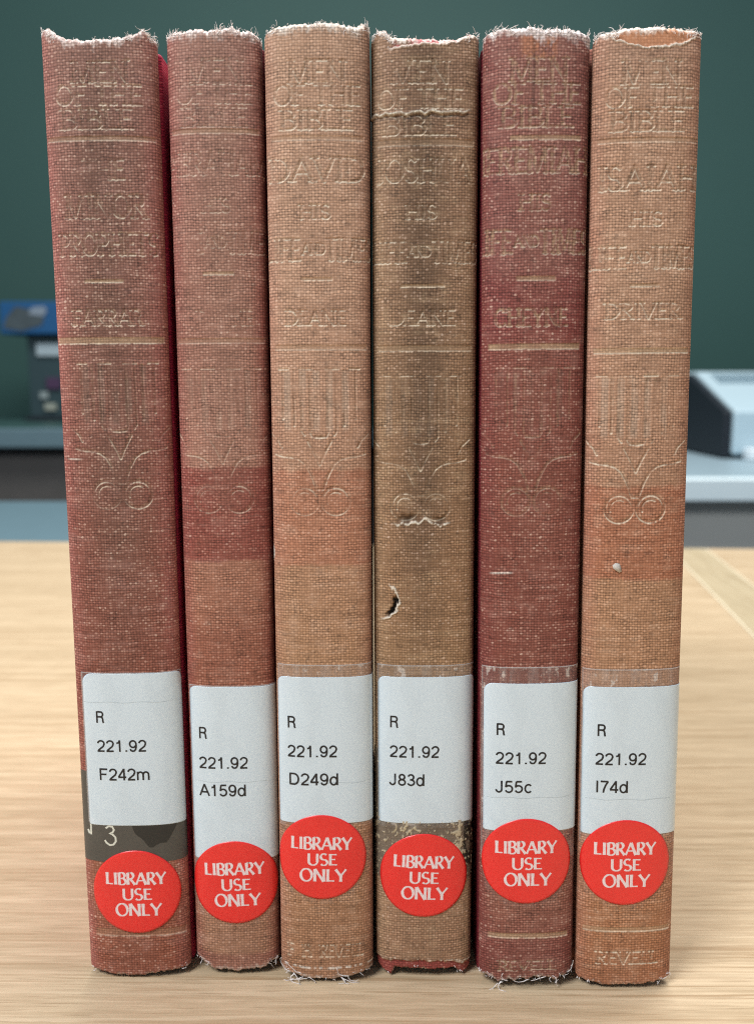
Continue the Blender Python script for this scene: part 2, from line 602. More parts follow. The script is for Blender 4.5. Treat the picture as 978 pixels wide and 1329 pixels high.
def sheet(b, name, mat, u0, u1, v0, v1, off, rad=(1.2, 1.2, 0.3, 0.3), curve=None, n=44, parent=None):
    """a paper sheet glued on the spine; rad = corner radii TL TR BL BR; curve(u) bends top/bottom, edge(v) roughens the sides"""
    vv = np.linspace(0, 1, n); uu = np.linspace(0, 1, n)
    vv = np.concatenate([np.linspace(0, 0.06, 24)[:-1], np.linspace(0.06, 0.94, n), np.linspace(0.94, 1, 24)[1:]])
    P = []
    for t in vv:
        v = v0 + (v1 - v0) * t
        dl = dr = 0.0
        for (r, side, dist) in ((rad[0], 0, v1 - v), (rad[1], 1, v1 - v), (rad[2], 0, v - v0), (rad[3], 1, v - v0)):
            if dist < r:
                k = r - math.sqrt(max(0, r * r - (r - dist) ** 2))
                if side == 0: dl = max(dl, k)
                else: dr = max(dr, k)
        a, c = u0 + dl, u1 - dr
        U = a + (c - a) * uu
        V = np.full_like(U, v)
        if curve is not None: V = V + curve(U, t)
        P.append((U, V))
    U = np.array([p[0] for p in P]); V = np.array([p[1] for p in P])
    X = surf(b, U, V, off)
    nv, nu = U.shape
    # rim folded down to the cloth
    ring = [(0, j) for j in range(nu)] + [(i, nu - 1) for i in range(1, nv)] + [(nv - 1, j) for j in range(nu - 2, -1, -1)] + [(i, 0) for i in range(nv - 2, 0, -1)]
    rid = np.array([i * nu + j for i, j in ring])
    R = surf(b, U.ravel()[rid], V.ravel()[rid], off * 0.1)
    base = nv * nu
    m = len(rid)
    k = np.arange(m)
    q2 = np.stack([rid, base + k, base + (k + 1) % m, rid[(k + 1) % m]], -1)
    verts = np.concatenate([X.reshape(-1, 3), R]) * MM
    return mesh_np(name, verts, np.concatenate([grid_quads(nv, nu), q2]), mat, parent or b.root, True,
                   {'rim': ('FLOAT', np.concatenate([sst(.30, .08, np.minimum(v1 - V, U - u0)).ravel(), np.ones(m)]))})


def disc(b, name, mat, uc, vc, r, off):
    nr, na = 22, 96
    rr = np.linspace(0.02, 1, nr) * r
    aa = np.linspace(0, 2 * PI, na, endpoint=False)
    U = uc + rr[:, None] * np.cos(aa)[None]
    V = vc + rr[:, None] * np.sin(aa)[None]
    X = surf(b, U, V, off).reshape(-1, 3)
    R = surf(b, U[-1], V[-1], off * 0.2)
    i = np.arange(nr - 1)[:, None] * na; k = np.arange(na)[None]; k2 = (k + 1) % na
    q = np.stack([i + k, i + na + k, i + na + k2, i + k2], -1).reshape(-1, 4)
    kk = np.arange(na); e = (nr - 1) * na
    q2 = np.stack([e + kk, nr * na + kk, nr * na + (kk + 1) % na, e + (kk + 1) % na], -1)
    c = surf(b, np.array([uc]), np.array([vc]), off)
    # close the centre with a tiny fan of quads
    verts = np.concatenate([X, R, c]) * MM
    ci = len(verts) - 1
    q3 = np.stack([kk[::2], (kk[::2] + 1) % na, (kk[::2] + 2) % na, np.full(na // 2, ci)], -1)
    return mesh_np(name, verts, np.concatenate([q, q2, q3]), mat, b.root)


def rot_pts(x, y, cx, cy, deg):
    c, s = math.cos(math.radians(deg)), math.sin(math.radians(deg))
    return cx + (x - cx) * c - (y - cy) * s, cy + (x - cx) * s + (y - cy) * c


def ribbons(b, name, mat, segs_paths, off, parent, pivot=(0, 0), deg=0.0):
    """flat printed letters: each path = list of (x, y, w) wrapped on the spine"""
    V, F = [], []
    for k, path in enumerate(segs_paths):
        o = off + 0.004 * (k % 4)
        n = len(path)
        pts = []
        for i, (x, y, w) in enumerate(path):
            xa, ya, _ = path[max(i - 1, 0)]; xb, yb, _ = path[min(i + 1, n - 1)]
            dx, dy = xb - xa, yb - ya
            L = math.hypot(dx, dy) + 1e-9
            nx, ny = -dy / L * w / 2, dx / L * w / 2
            pts.append((x + nx, y + ny)); pts.append((x - nx, y - ny))
        base = len(V)
        for (x, y) in pts:
            V.append((*rot_pts(x, y, pivot[0], pivot[1], deg), o))
        for i in range(n - 1):
            F.append((base + 2 * i, base + 2 * i + 1, base + 2 * i + 3, base + 2 * i + 2))
    A = np.array(V)
    X = surf(b, A[:, 0], A[:, 1], A[:, 2]) * MM
    return mesh_np(name, X, F, mat, parent, smooth=True)


def flared_paths(t, uc, vc, h, w, thin, thick):
    """bold flared capitals as ribbon paths"""
    sx = w / text_width(t)
    x = uc - w / 2; y = vc - h / 2
    out = []
    for c in t:
        gw, strokes, _ = GL[c]
        for st in strokes:
            path = []
            closed = st[0] == st[-1]
            # split at sharp corners is not needed: strokes are straight or smooth
            m = len(st)
            P = []
            if m == 2:
                for q in (0, 0.25, 0.5, 0.75, 1):
                    P.append((st[0][0] + (st[1][0] - st[0][0]) * q, st[0][1] + (st[1][1] - st[0][1]) * q))
            else: P = st
            m = len(P)
            for i, p in enumerate(P):
                a = P[max(i - 1, 0)]; d = P[min(i + 1, m - 1)]
                ww = nib((d[0] - a[0]) * sx, (d[1] - a[1]) * h, thin, thick) * h
                if m == 5: ww *= 0.92 + 0.24 * abs(i / 4 - 0.5) * 2          # flared ends
                path.append((x + p[0] * sx, y + p[1] * h, ww))
            if len(P) == 5:                                                # horizontal strokes lie inside the cap height
                (x0, y0, w0), (x1, y1, w1) = path[0], path[-1]
                if abs(y1 - y0) < 0.02 * h:
                    k = w0 / 2 if y0 < vc - 0.3 * h else (-w0 / 2 if y0 > vc + 0.3 * h else 0)
                    path = [(px, py + k, pw) for px, py, pw in path]
            out.append(path)
        x += gw * sx
    return out


SANS = {
    '1': (0.775, [[(0.42, 0), (0.42, 1)], [(0.15, 0.745), (0.28, 0.765), (0.37, 0.85), (0.415, 0.99)]]),
    '2': (0.775, [arc(0.38, 0.70, 0.27, 0.245, 175, -25, 12) + [(0.56, 0.46), (0.30, 0.25), (0.17, 0.14), (0.10, 0.0)], [(0.06, 0.05), (0.67, 0.05)]]),
    '3': (0.775, [arc(0.36, 0.735, 0.23, 0.215, 165, -85, 12), [(0.28, 0.52)] + arc(0.37, 0.285, 0.27, 0.235, 88, -165, 14)]),
    '4': (0.775, [[(0.53, 0), (0.53, 1)], [(0.52, 0.97), (0.07, 0.28)], [(0.04, 0.265), (0.71, 0.265)]]),
    '5': (0.775, [[(0.19, 0.95), (0.63, 0.95)], [(0.19, 0.97), (0.12, 0.46)], arc(0.36, 0.33, 0.28, 0.28, 148, -155, 16)]),
    '7': (0.775, [[(0.07, 0.945), (0.69, 0.945)], [(0.66, 0.94), (0.47, 0.62), (0.34, 0.28), (0.29, 0)]]),
    '8': (0.775, [arc(0.385, 0.74, 0.22, 0.21, 0, 360, 20), arc(0.385, 0.28, 0.27, 0.23, 0, 360, 20)]),
    '9': (0.775, [arc(0.37, 0.66, 0.265, 0.285, 0, 360, 22), [(0.635, 0.66), (0.635, 0.42), (0.58, 0.18), (0.47, 0.065), (0.34, 0.05), (0.2, 0.10), (0.14, 0.24)]]),
    '.': (0.387, [[(0.19, 0), (0.19, 0.13)]]),
    'R': (1.0, [[(0.16, 0), (0.16, 1)], [(0.16, 0.945), (0.56, 0.945)] + arc(0.56, 0.735, 0.22, 0.21, 80, -80, 8) + [(0.56, 0.52), (0.16, 0.52)], [(0.56, 0.51), (0.72, 0.44), (0.77, 0.30), (0.78, 0.12), (0.84, 0)]]),
    'F': (0.85, [[(0.16, 0), (0.16, 1)], [(0.16, 0.945), (0.76, 0.945)], [(0.16, 0.50), (0.68, 0.50)]]),
    'A': (0.93, [[(0.05, 0), (0.46, 1)], [(0.46, 1), (0.87, 0)], [(0.20, 0.33), (0.72, 0.33)]]),
    'D': (1.0, [[(0.16, 0), (0.16, 1)], [(0.16, 0.945), (0.48, 0.945)] + arc(0.48, 0.5, 0.36, 0.445, 85, -85, 16) + [(0.48, 0.055), (0.16, 0.055)]]),
    'J': (0.70, [[(0.50, 1), (0.50, 0.28)] + arc(0.28, 0.28, 0.22, 0.235, 0, -175, 10)]),
    'I': (0.387, [[(0.19, 0), (0.19, 1)]]),
    'm': (1.16, [[(0.12, 0), (0.12, 0.73)], [(0.12, 0.50)] + arc(0.345, 0.46, 0.225, 0.23, 150, 0, 10) + [(0.57, 0)], [(0.57, 0.50)] + arc(0.795, 0.46, 0.225, 0.23, 150, 0, 10) + [(1.02, 0)]]),
    'd': (0.775, [arc(0.36, 0.365, 0.265, 0.33, 0, 360, 22), [(0.65, 0), (0.65, 1)]]),
    'c': (0.70, [arc(0.37, 0.365, 0.265, 0.33, 42, 318, 18)]),
}


def font_text(b, lines, off, parent, deg):
    """plain printed sans characters wrapped on the label"""
    u00, v00 = lines[0][1], lines[0][2]
    paths = []
    for (t, u, v, h, w) in lines:
        adv = sum(SANS[c][0] for c in t)
        sx = w / adv
        x = u
        for c in t:
            for st in SANS[c][1]:
                P = list(st)
                if len(P) == 2: P = [(st[0][0] + (st[1][0] - st[0][0]) * q, st[0][1] + (st[1][1] - st[0][1]) * q) for q in (0, .33, .67, 1)]
                paths.append([(*rot_pts(x + a * sx, v + e * h, u00, v00, deg), (0.148 if c != '.' else 0.16) * h) for a, e in P])
            x += SANS[c][0] * sx
    return ribbons(b, 'lettering', M_INK, paths, off, parent)


RES = 0.13


def build_spine(b):
    s, px, py = b.prof
    L = s[-1]
    u_ax = np.arange(-L, L + RES, RES)
    v_ax = np.arange(0.0, b.h + RES, RES)
    U, V = np.meshgrid(u_ax, v_ax)
    sd = b.seed
    n1 = fbm(U * 0.10, V * 0.07, sd + 1)
    n2 = fbm(U * 0.5, V * 0.4, sd + 2)
    n3 = fbm(U * 2.2, V * 1.6, sd + 3, 3)
    nst = fbm(U * 0.12, V * 1.7, sd + 4, 3)            # streaks along the weft
    # pigment by height
    st = np.array([r[0] for r in b.stops], float)
    cs = np.array([r[1] for r in b.stops], float)
    Vw = V + (n2 - 0.5) * 6
    pig = np.stack([np.interp(Vw, st, cs[:, i]) for i in range(3)], -1)
    half = b.w / 2
    # sharp-edged faded / protected blocks
    for (v0, v1, soft, colr, amt) in b.blocks:
        f = sst(v0 - soft, v0 + soft, V + (n2 - .5) * 1.2) * sst(v1 + soft, v1 - soft, V + (n2 - .5) * 1.2) * amt
        pig = lerp3(pig, np.array(colr), f * (0.88 + 0.4 * (n2 - 0.3)).clip(0, 1))
    # handled, browned middle of the spine
    cen = np.exp(-((U - b.cen_u) / (half * b.cen_w)) ** 2) * np.interp(V, b.cen_v[0], b.cen_v[1])
    cen = np.clip(cen * (0.45 + 1.1 * n1), 0, 1)
    pig = lerp3(pig, np.array(b.cen_col), cen * b.cen_amt)
    # unfaded pigment on the shoulders
    edg = sst(half * 0.62, half * 1.05, np.abs(U)) * (0.45 + 0.9 * n1)
    pig = lerp3(pig, np.array(b.edge_col), np.clip(edg * b.edge_amt, 0, 1))
    pig = pig * (0.88 + 0.18 * n1 + 0.10 * n2)[..., None] * (0.90 + 0.2 * nst)[..., None] * np.array((.97, .96, .91))
    if b.shade_r: pig = lerp3(pig, np.array((.085, .034, .038)), sst(half * .90, half * 1.10, U + (n2 - .5) * .8) * b.shade_r)  # shade of the right shoulder painted into the pigment
    # patchy rubbing back towards the ground colour
    ptc = sst(0.50, 0.74, n2 * 0.6 + nst * 0.5 - 0.05)
    pig = lerp3(pig, np.array(b.rub_col), ptc * 0.22)
    # small dark spots
    spot = sst(0.71, 0.80, fbm(U * 0.9, V * 0.9, sd + 9, 3))
    pig = pig * (1 - 0.3 * spot)[..., None]
    rub = np.clip(b.rub * (0.45 + 1.1 * n1 + 0.5 * (nst - 0.5)), 0, 1.4)
    weave = np.ones_like(U)
    disp = np.zeros_like(U)

    # stamped lettering and rules (blind, with traces of gilt)
    segs = []
    T = b.text
    for (t, uc, vc, h, w) in T: segs += text_segs(t, uc, vc, h, w)
    m_txt = seg_mask(U, V, u_ax, v_ax, segs, 0.12)
    m_or = seg_mask(U, V, u_ax, v_ax, ornament(*b.orn), 0.16)
    legible = sst(0.20, 0.46, fbm(U * 0.16, V * 0.16, sd + 20, 3) + b.legible)
    legible = legible * (0.70 + 0.30 * sst(0.38, 0.6, n3))
    dsum = m_txt * legible * b.deboss + m_or * (0.35 + 0.65 * sst(0.35, 0.6, fbm(U * .2, V * .2, sd + 31))) * b.orn_d
    oc, ov = b.orn
    m_bar = np.zeros_like(U)
    for ux in (-6.4, -3.3, -0.6, 2.0, 5.2):
        m_bar = np.maximum(m_bar, sst(.85, .5, np.abs(U - oc - ux)) * sst(ov + 13.5, ov + 15, V) * sst(ov + 26.3, ov + 25.8, V))
    m_bar = m_bar * (0.25 + 0.75 * sst(.35, .6, fbm(U * .3, V * .15, sd + 61))) * b.orn_d
    m_rule = np.zeros_like(U)
    gilt = np.zeros_like(U)
    for (vc, wid, u0, u1, g) in b.rules:
        jag = (n3 - .5) * 0.25
        f = sst(wid / 2 + .14, wid / 2 - .08, np.abs(V + jag * .5 - vc)) * sst(u0 - .2, u0 + .2, U + jag) * sst(u1 + .2, u1 - .2, U + jag)
        m_rule = np.maximum(m_rule, f)
        gilt = np.maximum(gilt, f * g * (0.55 + 0.9 * (fbm(U * .5, V * .3, sd + 41) - .2)))
    disp -= 0.14 * np.clip(np.maximum(dsum, m_rule * 0.8), 0, 1)
    gilt_t = dsum * b.gilt * (0.35 + 0.65 * sst(0.4, 0.65, n3))
    gilt = np.clip(np.maximum(gilt, gilt_t), 0, 1)
    pig = pig * (1 - 0.16 * np.clip(dsum, 0, 1))[..., None]
    grey = pig.mean(-1, keepdims=True) * np.array((1.30, 1.0, .76))
    pig = lerp3(pig, grey * 1.18, m_bar * .42)
    disp -= 0.05 * m_bar
    pig = lerp3(pig, np.array((0.48, 0.33, 0.20)), gilt * 0.75)
    rub = rub * (1 - 0.75 * np.clip(np.maximum(m_rule, dsum * 0.8), 0, 1))
    weave = weave * (1 - 0.35 * np.clip(m_rule, 0, 1))
    # worn ridge along the stamped outlines, plus a highlight painted on the lower lip
    D = -disp
    gv = np.gradient(D, RES, axis=0); gu = np.gradient(D, RES, axis=1)
    lip = np.clip((np.hypot(gv, gu * 0.55) - 0.08) * 3.4, 0, 1) * sst(0.40, 0.62, n3 * .5 + nst * .5)
    low = np.clip(gv * 4.2 - 0.15, 0, 1) * sst(0.30, 0.50, n3 * .5 + n2 * .5)
    ls = np.ones_like(U)
    for (vc, wid, u0, u1, g_) in b.rules: ls = np.where(np.abs(V - vc) < wid / 2 + .5, .15 + .85 * g_, ls)
    lip = ls * np.clip(0.36 * lip + low * .75, 0, 1) * b.lip
    pig = lerp3(pig, np.array((0.84, 0.70, 0.52)), lip * 0.9)
    weave = weave * (1 - 0.6 * lip)

    # special damage
    if b.damage: pig, rub, weave, disp = b.damage(b, U, V, pig, rub, weave, disp, (n1, n2, n3, nst), u_ax, v_ax)

    # cloth under the clear film: flattened weave, trapped air and specks
    fz = sst(b.film[3] + .1, b.film[3] - .1, V) * sst(b.lab[2] - .5, b.lab[2], V) * sst(b.film[0] - .1, b.film[0] + .1, U)
    weave = weave * (1 - .45 * fz)
    pig = lerp3(pig, pig * .75 + .25 * pig.mean(-1, keepdims=True), fz * .7)
    air = fz * sst(.66, .74, fbm(U * .9, V * .7, sd + 71, 4))
    pig = lerp3(pig, np.array((.72, .66, .60)), air * .6)
    # frayed head and tail
    topv = b.top(u_ax)                                  # profile of the worn head
    botv = b.bot(u_ax)
    dT = topv[None, :] - (V * 1.0)
    # remap rows near head and tail onto the worn outline
    k = 9.0
    tt = np.clip((V - (b.h - k)) / k, 0, 1)
    V2 = np.where(V > b.h - k, (b.h - k) + tt * (topv[None, :] - (b.h - k)), V)
    tb = np.clip(1 - V / 6.0, 0, 1)
    V2 = np.where(V < 6.0, 6.0 - tb * (6.0 - botv[None, :]), V2)
    dT = topv[None, :] - V2
    dB = V2 - botv[None, :]
    fr = sst(b.fray_d * 1.0, 0.0, dT + (n3 - 0.5) * 2.2 + (n2 - .5) * 1.2 * b.fray_d)
    frb = sst(b.fray_b, 0.0, dB + (n3 - 0.5) * 1.6 + (n2 - .5) * b.fray_b)
    pig = lerp3(pig, np.array(b.fray_col), np.clip(fr * 0.9, 0, 1))
    pig = lerp3(pig, np.array((0.66, 0.56, 0.48)), np.clip(frb * 0.75, 0, 1))
    rub = np.clip(rub + fr * 0.7 + frb * 0.5, 0, 1.5)
    # rounded cap turning inwards at both ends
    disp = disp - 1.1 * sst(1.3, -0.1, dT) ** 2 - 0.9 * sst(1.0, -0.1, dB) ** 2
    disp = disp + (n3 - 0.5) * 0.35 * np.clip(fr + frb, 0, 1)

    X = surf(b, U, V2, disp)
    nv, nu = U.shape
    # cap lining: folded back down behind the head and tail
    def fold(row, v_row, dirn, lin):
        Us = np.repeat(u_ax[None], 8, 0)
        step = np.array([0.15, 0.5, 1.0, 1.7, 2.6, 3.6, 4.8, 6.0])[:, None]
        Vs = v_row[None] - dirn * (step - 0.25) * np.ones_like(Us)
        off = disp[row][None] - np.minimum(0.35 + step * 0.25, 1.2)
        return surf(b, Us, Vs, off), np.full((8, nu, 3), lin)
    Xa, Pa = fold(-1, topv, 1, b.lining)
    X = np.concatenate([X, Xa]); pig = np.concatenate([pig, Pa])
    z8 = np.full((8, nu), 0.3)
    rub = np.concatenate([rub, z8]); weave = np.concatenate([weave, z8])
    Ua = np.concatenate([U, np.repeat(u_ax[None], 8, 0)]); Va = np.concatenate([V2, Xa[..., 2]])
    q = grid_quads(nv + 8, nu)
    pc = np.concatenate([np.clip(pig, 0.004, 0.92).reshape(-1, 3), np.ones((pig.shape[0] * nu, 1))], 1)
    return mesh_np('spine', X.reshape(-1, 3) * MM, q, M_SPINE, b.root, True, {
        'uu': ('FLOAT', Ua.ravel()), 'vv': ('FLOAT', Va.ravel()), 'pig': ('FLOAT_COLOR', pc),
        'rub': ('FLOAT', rub.ravel()), 'weave': ('FLOAT', weave.ravel())})


def threads(b, name, spec, seed):
    """loose cotton fibres; spec = list of (u0, u1, count, len0, len1, direction) at the head (+1) or tail (-1)"""
    rng = random.Random(seed)
    mb = MB()
    Lmax = b.prof[0][-1] - 1.5
    for (u0, u1, cnt, l0, l1, dirn) in spec:
        long_ = l1 > 3.5
        cnt = int(cnt * (2.2 if dirn > 0 else .75)) if not long_ else cnt
        for _ in range(cnt):
            u = max(-Lmax, min(Lmax, rng.uniform(u0, u1)))
            if not long_ and math.sin(u * 1.7 + seed) + math.sin(u * 0.63 + seed * 2) < rng.uniform(-1.6, 1.4): continue
            ln = l0 * 0.6 + (l1 - l0) * 0.9 * rng.random() ** 3.4 if not long_ else rng.uniform(l0, l1)
            ang = (rng.choice((-1, 1)) * (1.75 - 1.75 * rng.random() ** 1.8)) if not long_ else rng.choice((-1, 1)) * rng.uniform(1.0, 1.6)
            if dirn > 0: v = float(b.top(np.array([u]))[0]) - rng.uniform(0.1, 1.5)
            else: v = float(b.bot(np.array([u]))[0]) + rng.uniform(0.0, 1.3)
            p = []
            o = -0.25 + 0.2 * rng.random()
            du, dv = math.sin(ang), math.cos(ang) * dirn
            cu, cv = u, v
            curl = rng.gauss(0, 0.9)
            lift = rng.uniform(-0.05, 0.10) if dirn > 0 else rng.uniform(0.0, 0.22)
            for i in range(7):
                X = surf(b, np.array([cu]), np.array([cv]), o)[0]
                if X[2] < 0.10: X[2] = 0.10
                p.append(X * MM)
                a2 = math.atan2(du, dv) + curl * 0.35 + rng.gauss(0, .2)
                du, dv = math.sin(a2), math.cos(a2)
                cu += du * ln / 6; cv += dv * ln / 6
                o += lift * ln / 6 + 0.04
            mb.tube(p, (rng.uniform(0.035, 0.08) if dirn > 0 else rng.uniform(0.05, 0.10) if not long_ else rng.uniform(0.09, 0.15)) * MM, 4)
    return mb.build(name, M_THREAD, b.root, smooth=True)


def outline(h, pts, amp, seed, sc=0.8):
    """head or tail contour: h + interpolated offsets + fibre-scale raggedness"""
    a = np.array(pts, float)
    def fn(u):
        base = np.interp(u, a[:, 0], a[:, 1])
        z = np.zeros_like(u)
        q = h + base + amp * (fbm(u * sc, z + 3.1, seed, 4) - 0.5) + amp * 0.45 * (vnoise(u * 3.1 + 50, z + 7.7, seed + 5) - 0.5)
        return np.maximum(q - (0.25 if h < 10 else 0), 0.10)
    return fn


def build_book(d):
    b = Book()
    b.__dict__.update(d)
    b.root = empty('book', (b.x0 * MM, b.Y * MM, 0), (0, math.atan((b.x1 - b.x0) / 195.0), 0))
    tag(b.root, b.label, 'book', 'old cloth bound library books in a row')
    b.prof = make_profile(b.w, b.sag)
    build_spine(b)
    # boards, page block
    mbd = mat_board_cloth('board_cloth', b.board_col)
    for sgn, nm in ((-1, 'front_board'), (1, 'back_board')):
        o = MB()
        x_out = sgn * b.w / 2 * MM; x_in = sgn * (b.w / 2 - 2.5) * MM
        o.box(min(x_out, x_in), max(x_out, x_in), (b.sag + 3.4) * MM, 128 * MM, 0.05 * MM, (b.h - 1.2) * MM)
        o.build(nm, mbd, b.root, bevel=0.7 * MM, smooth=True)
    o = MB()
    hw = b.w / 2 - 2.75
    P = [(-hw, 6.0), (-hw * 0.6, b.sag + 1.6), (0, b.sag + 1.0), (hw * 0.6, b.sag + 1.6), (hw, 6.0), (hw, 124), (0, 121.5), (-hw, 124)]
    o.prism([(x * MM, y * MM) for x, y in P], 'z', 2.6 * MM, (b.h - 4.2) * MM)
    o.build('page_block', M_PAGES, b.root)

    if b.old_label: b.old_label(b)
    # clear film, white call-number label, red sticker
    u0, u1, v0, v1 = b.lab
    v0 += .2; v1 += .2
    sheet(b, 'clear_film', M_FILM, b.film[0], b.film[1], b.film[2], b.film[3], 0.055, (0.1, 0.1, 0.1, 0.1))
    lab = sheet(b, 'call_number_label', M_LABEL, u0, u1, v0, v1, 0.115, b.lab_rad)
    font_text(b, b.call, 0.135, lab, b.text_deg)
    for sv in b.seam:
        ribbons(b, 'film_seam', M_SEAM, [[(u0 + .15 + (u1 - u0 - .3) * i / 24, sv + .12 * math.sin(i * .8 + b.seed), .10) for i in range(25)]], 0.128, lab)
    uc, vc, deg = b.st
    vc += 0.5
    if b.halo: disc(b, 'film_halo', M_HALO, uc, vc, 10.9, 0.145)
    stk = disc(b, 'red_sticker', M_RED, uc, vc, 9.5, 0.175)
    paths = []
    for (t, du, dv, h, w) in (('LIBRARY', -0.1, 3.1, 2.75, 13.0), ('USE', 0.15, -0.5, 2.6, 6.6), ('ONLY', 0.35, -4.1, 2.8, 10.0)):
        paths += flared_paths(t, uc + du, vc + dv, h, w, 0.10, 0.215)
    ribbons(b, 'lettering', M_WHITE, paths, 0.195, stk, (uc, vc), deg)
    threads(b, 'frayed_head', [t for t in b.thr if t[5] > 0], b.seed)
    threads(b, 'frayed_tail', [t for t in b.thr if t[5] < 0], b.seed + 7)
    if b.extra: b.extra(b)
    return b


SER = lambda uT, dm=0.0: [
    ('MEN', uT[0][0], uT[0][1], 3.9, 11.2), ('OF THE', uT[1][0], uT[1][1], 3.5, 17.0), ('BIBLE', uT[2][0], uT[2][1], 3.6, 14.2)]


def life(u, v, w=21.5, h=4.0):
    a = w / 21.5
    return [('LIFE', u - 6.9 * a, v, h, 7.6 * a), ('AND', u - 0.6 * a, v + 0.1, 2.0, 4.6 * a), ('TIMES', u + 6.6 * a, v, h, 9.6 * a)]


def damage_rust(b, U, V, pig, rub, weave, disp, ns, u_ax, v_ax):
    return pig, rub, weave, disp


def old_label_dark(b):
    o = sheet(b, 'old_label', M_DARK, -11.6, 12.9, 27.2, 47.5, 0.05, (0.2, 0.2, 0.2, 0.2), curve=lambda U, t: 0.25 * (fbm(U * .5, U * 0 + t * 9, 5, 2) - .5))
    o['label'] = 'dark grey older label strip with white handwritten digits'
    def hand(pts, w): return [(x, y, w) for x, y in pts]
    three = [(-5.55, 34.9), (-4.9, 35.4), (-4.1, 35.3), (-3.75, 34.6), (-4.1, 34.0), (-4.75, 33.75)]
    three += [(-4.1, 33.55), (-3.5, 32.9), (-3.45, 32.0), (-4.0, 31.25), (-4.8, 31.1), (-5.5, 31.6), (-5.85, 32.2)]
    one = [(-9.05, 36.9), (-8.95, 35.0), (-9.0, 33.2)]
    tick = [(-9.75, 34.3), (-9.5, 33.7), (-9.35, 33.4)]
    bar = [(-8.4, 36.2), (-7.2, 36.05)]
    ribbons(b, 'handwriting', M_CHALK, [hand(three, .42), hand(one, .4), hand(tick, .5), hand(bar, .4)], 0.075, o)
    # patch where the adhesive has soaked the strip black
    a = np.linspace(0, PI, 20)
    U = 4.9 + np.cos(a)[None] * np.linspace(0, 1, 8)[:, None] * 4.6 * (1 + 0.06 * np.sin(5 * a))[None]
    Vv = 37.0 - np.sin(a)[None] * np.linspace(0, 1, 8)[:, None] * 6.2 * (1 + 0.08 * np.cos(7 * a))[None]
    mesh_np('soaked_patch', surf(b, U, Vv, 0.065).reshape(-1, 3) * MM, grid_quads(8, 20), plain('soaked_paper', (0.022, 0.022, 0.021), 0.4), o)


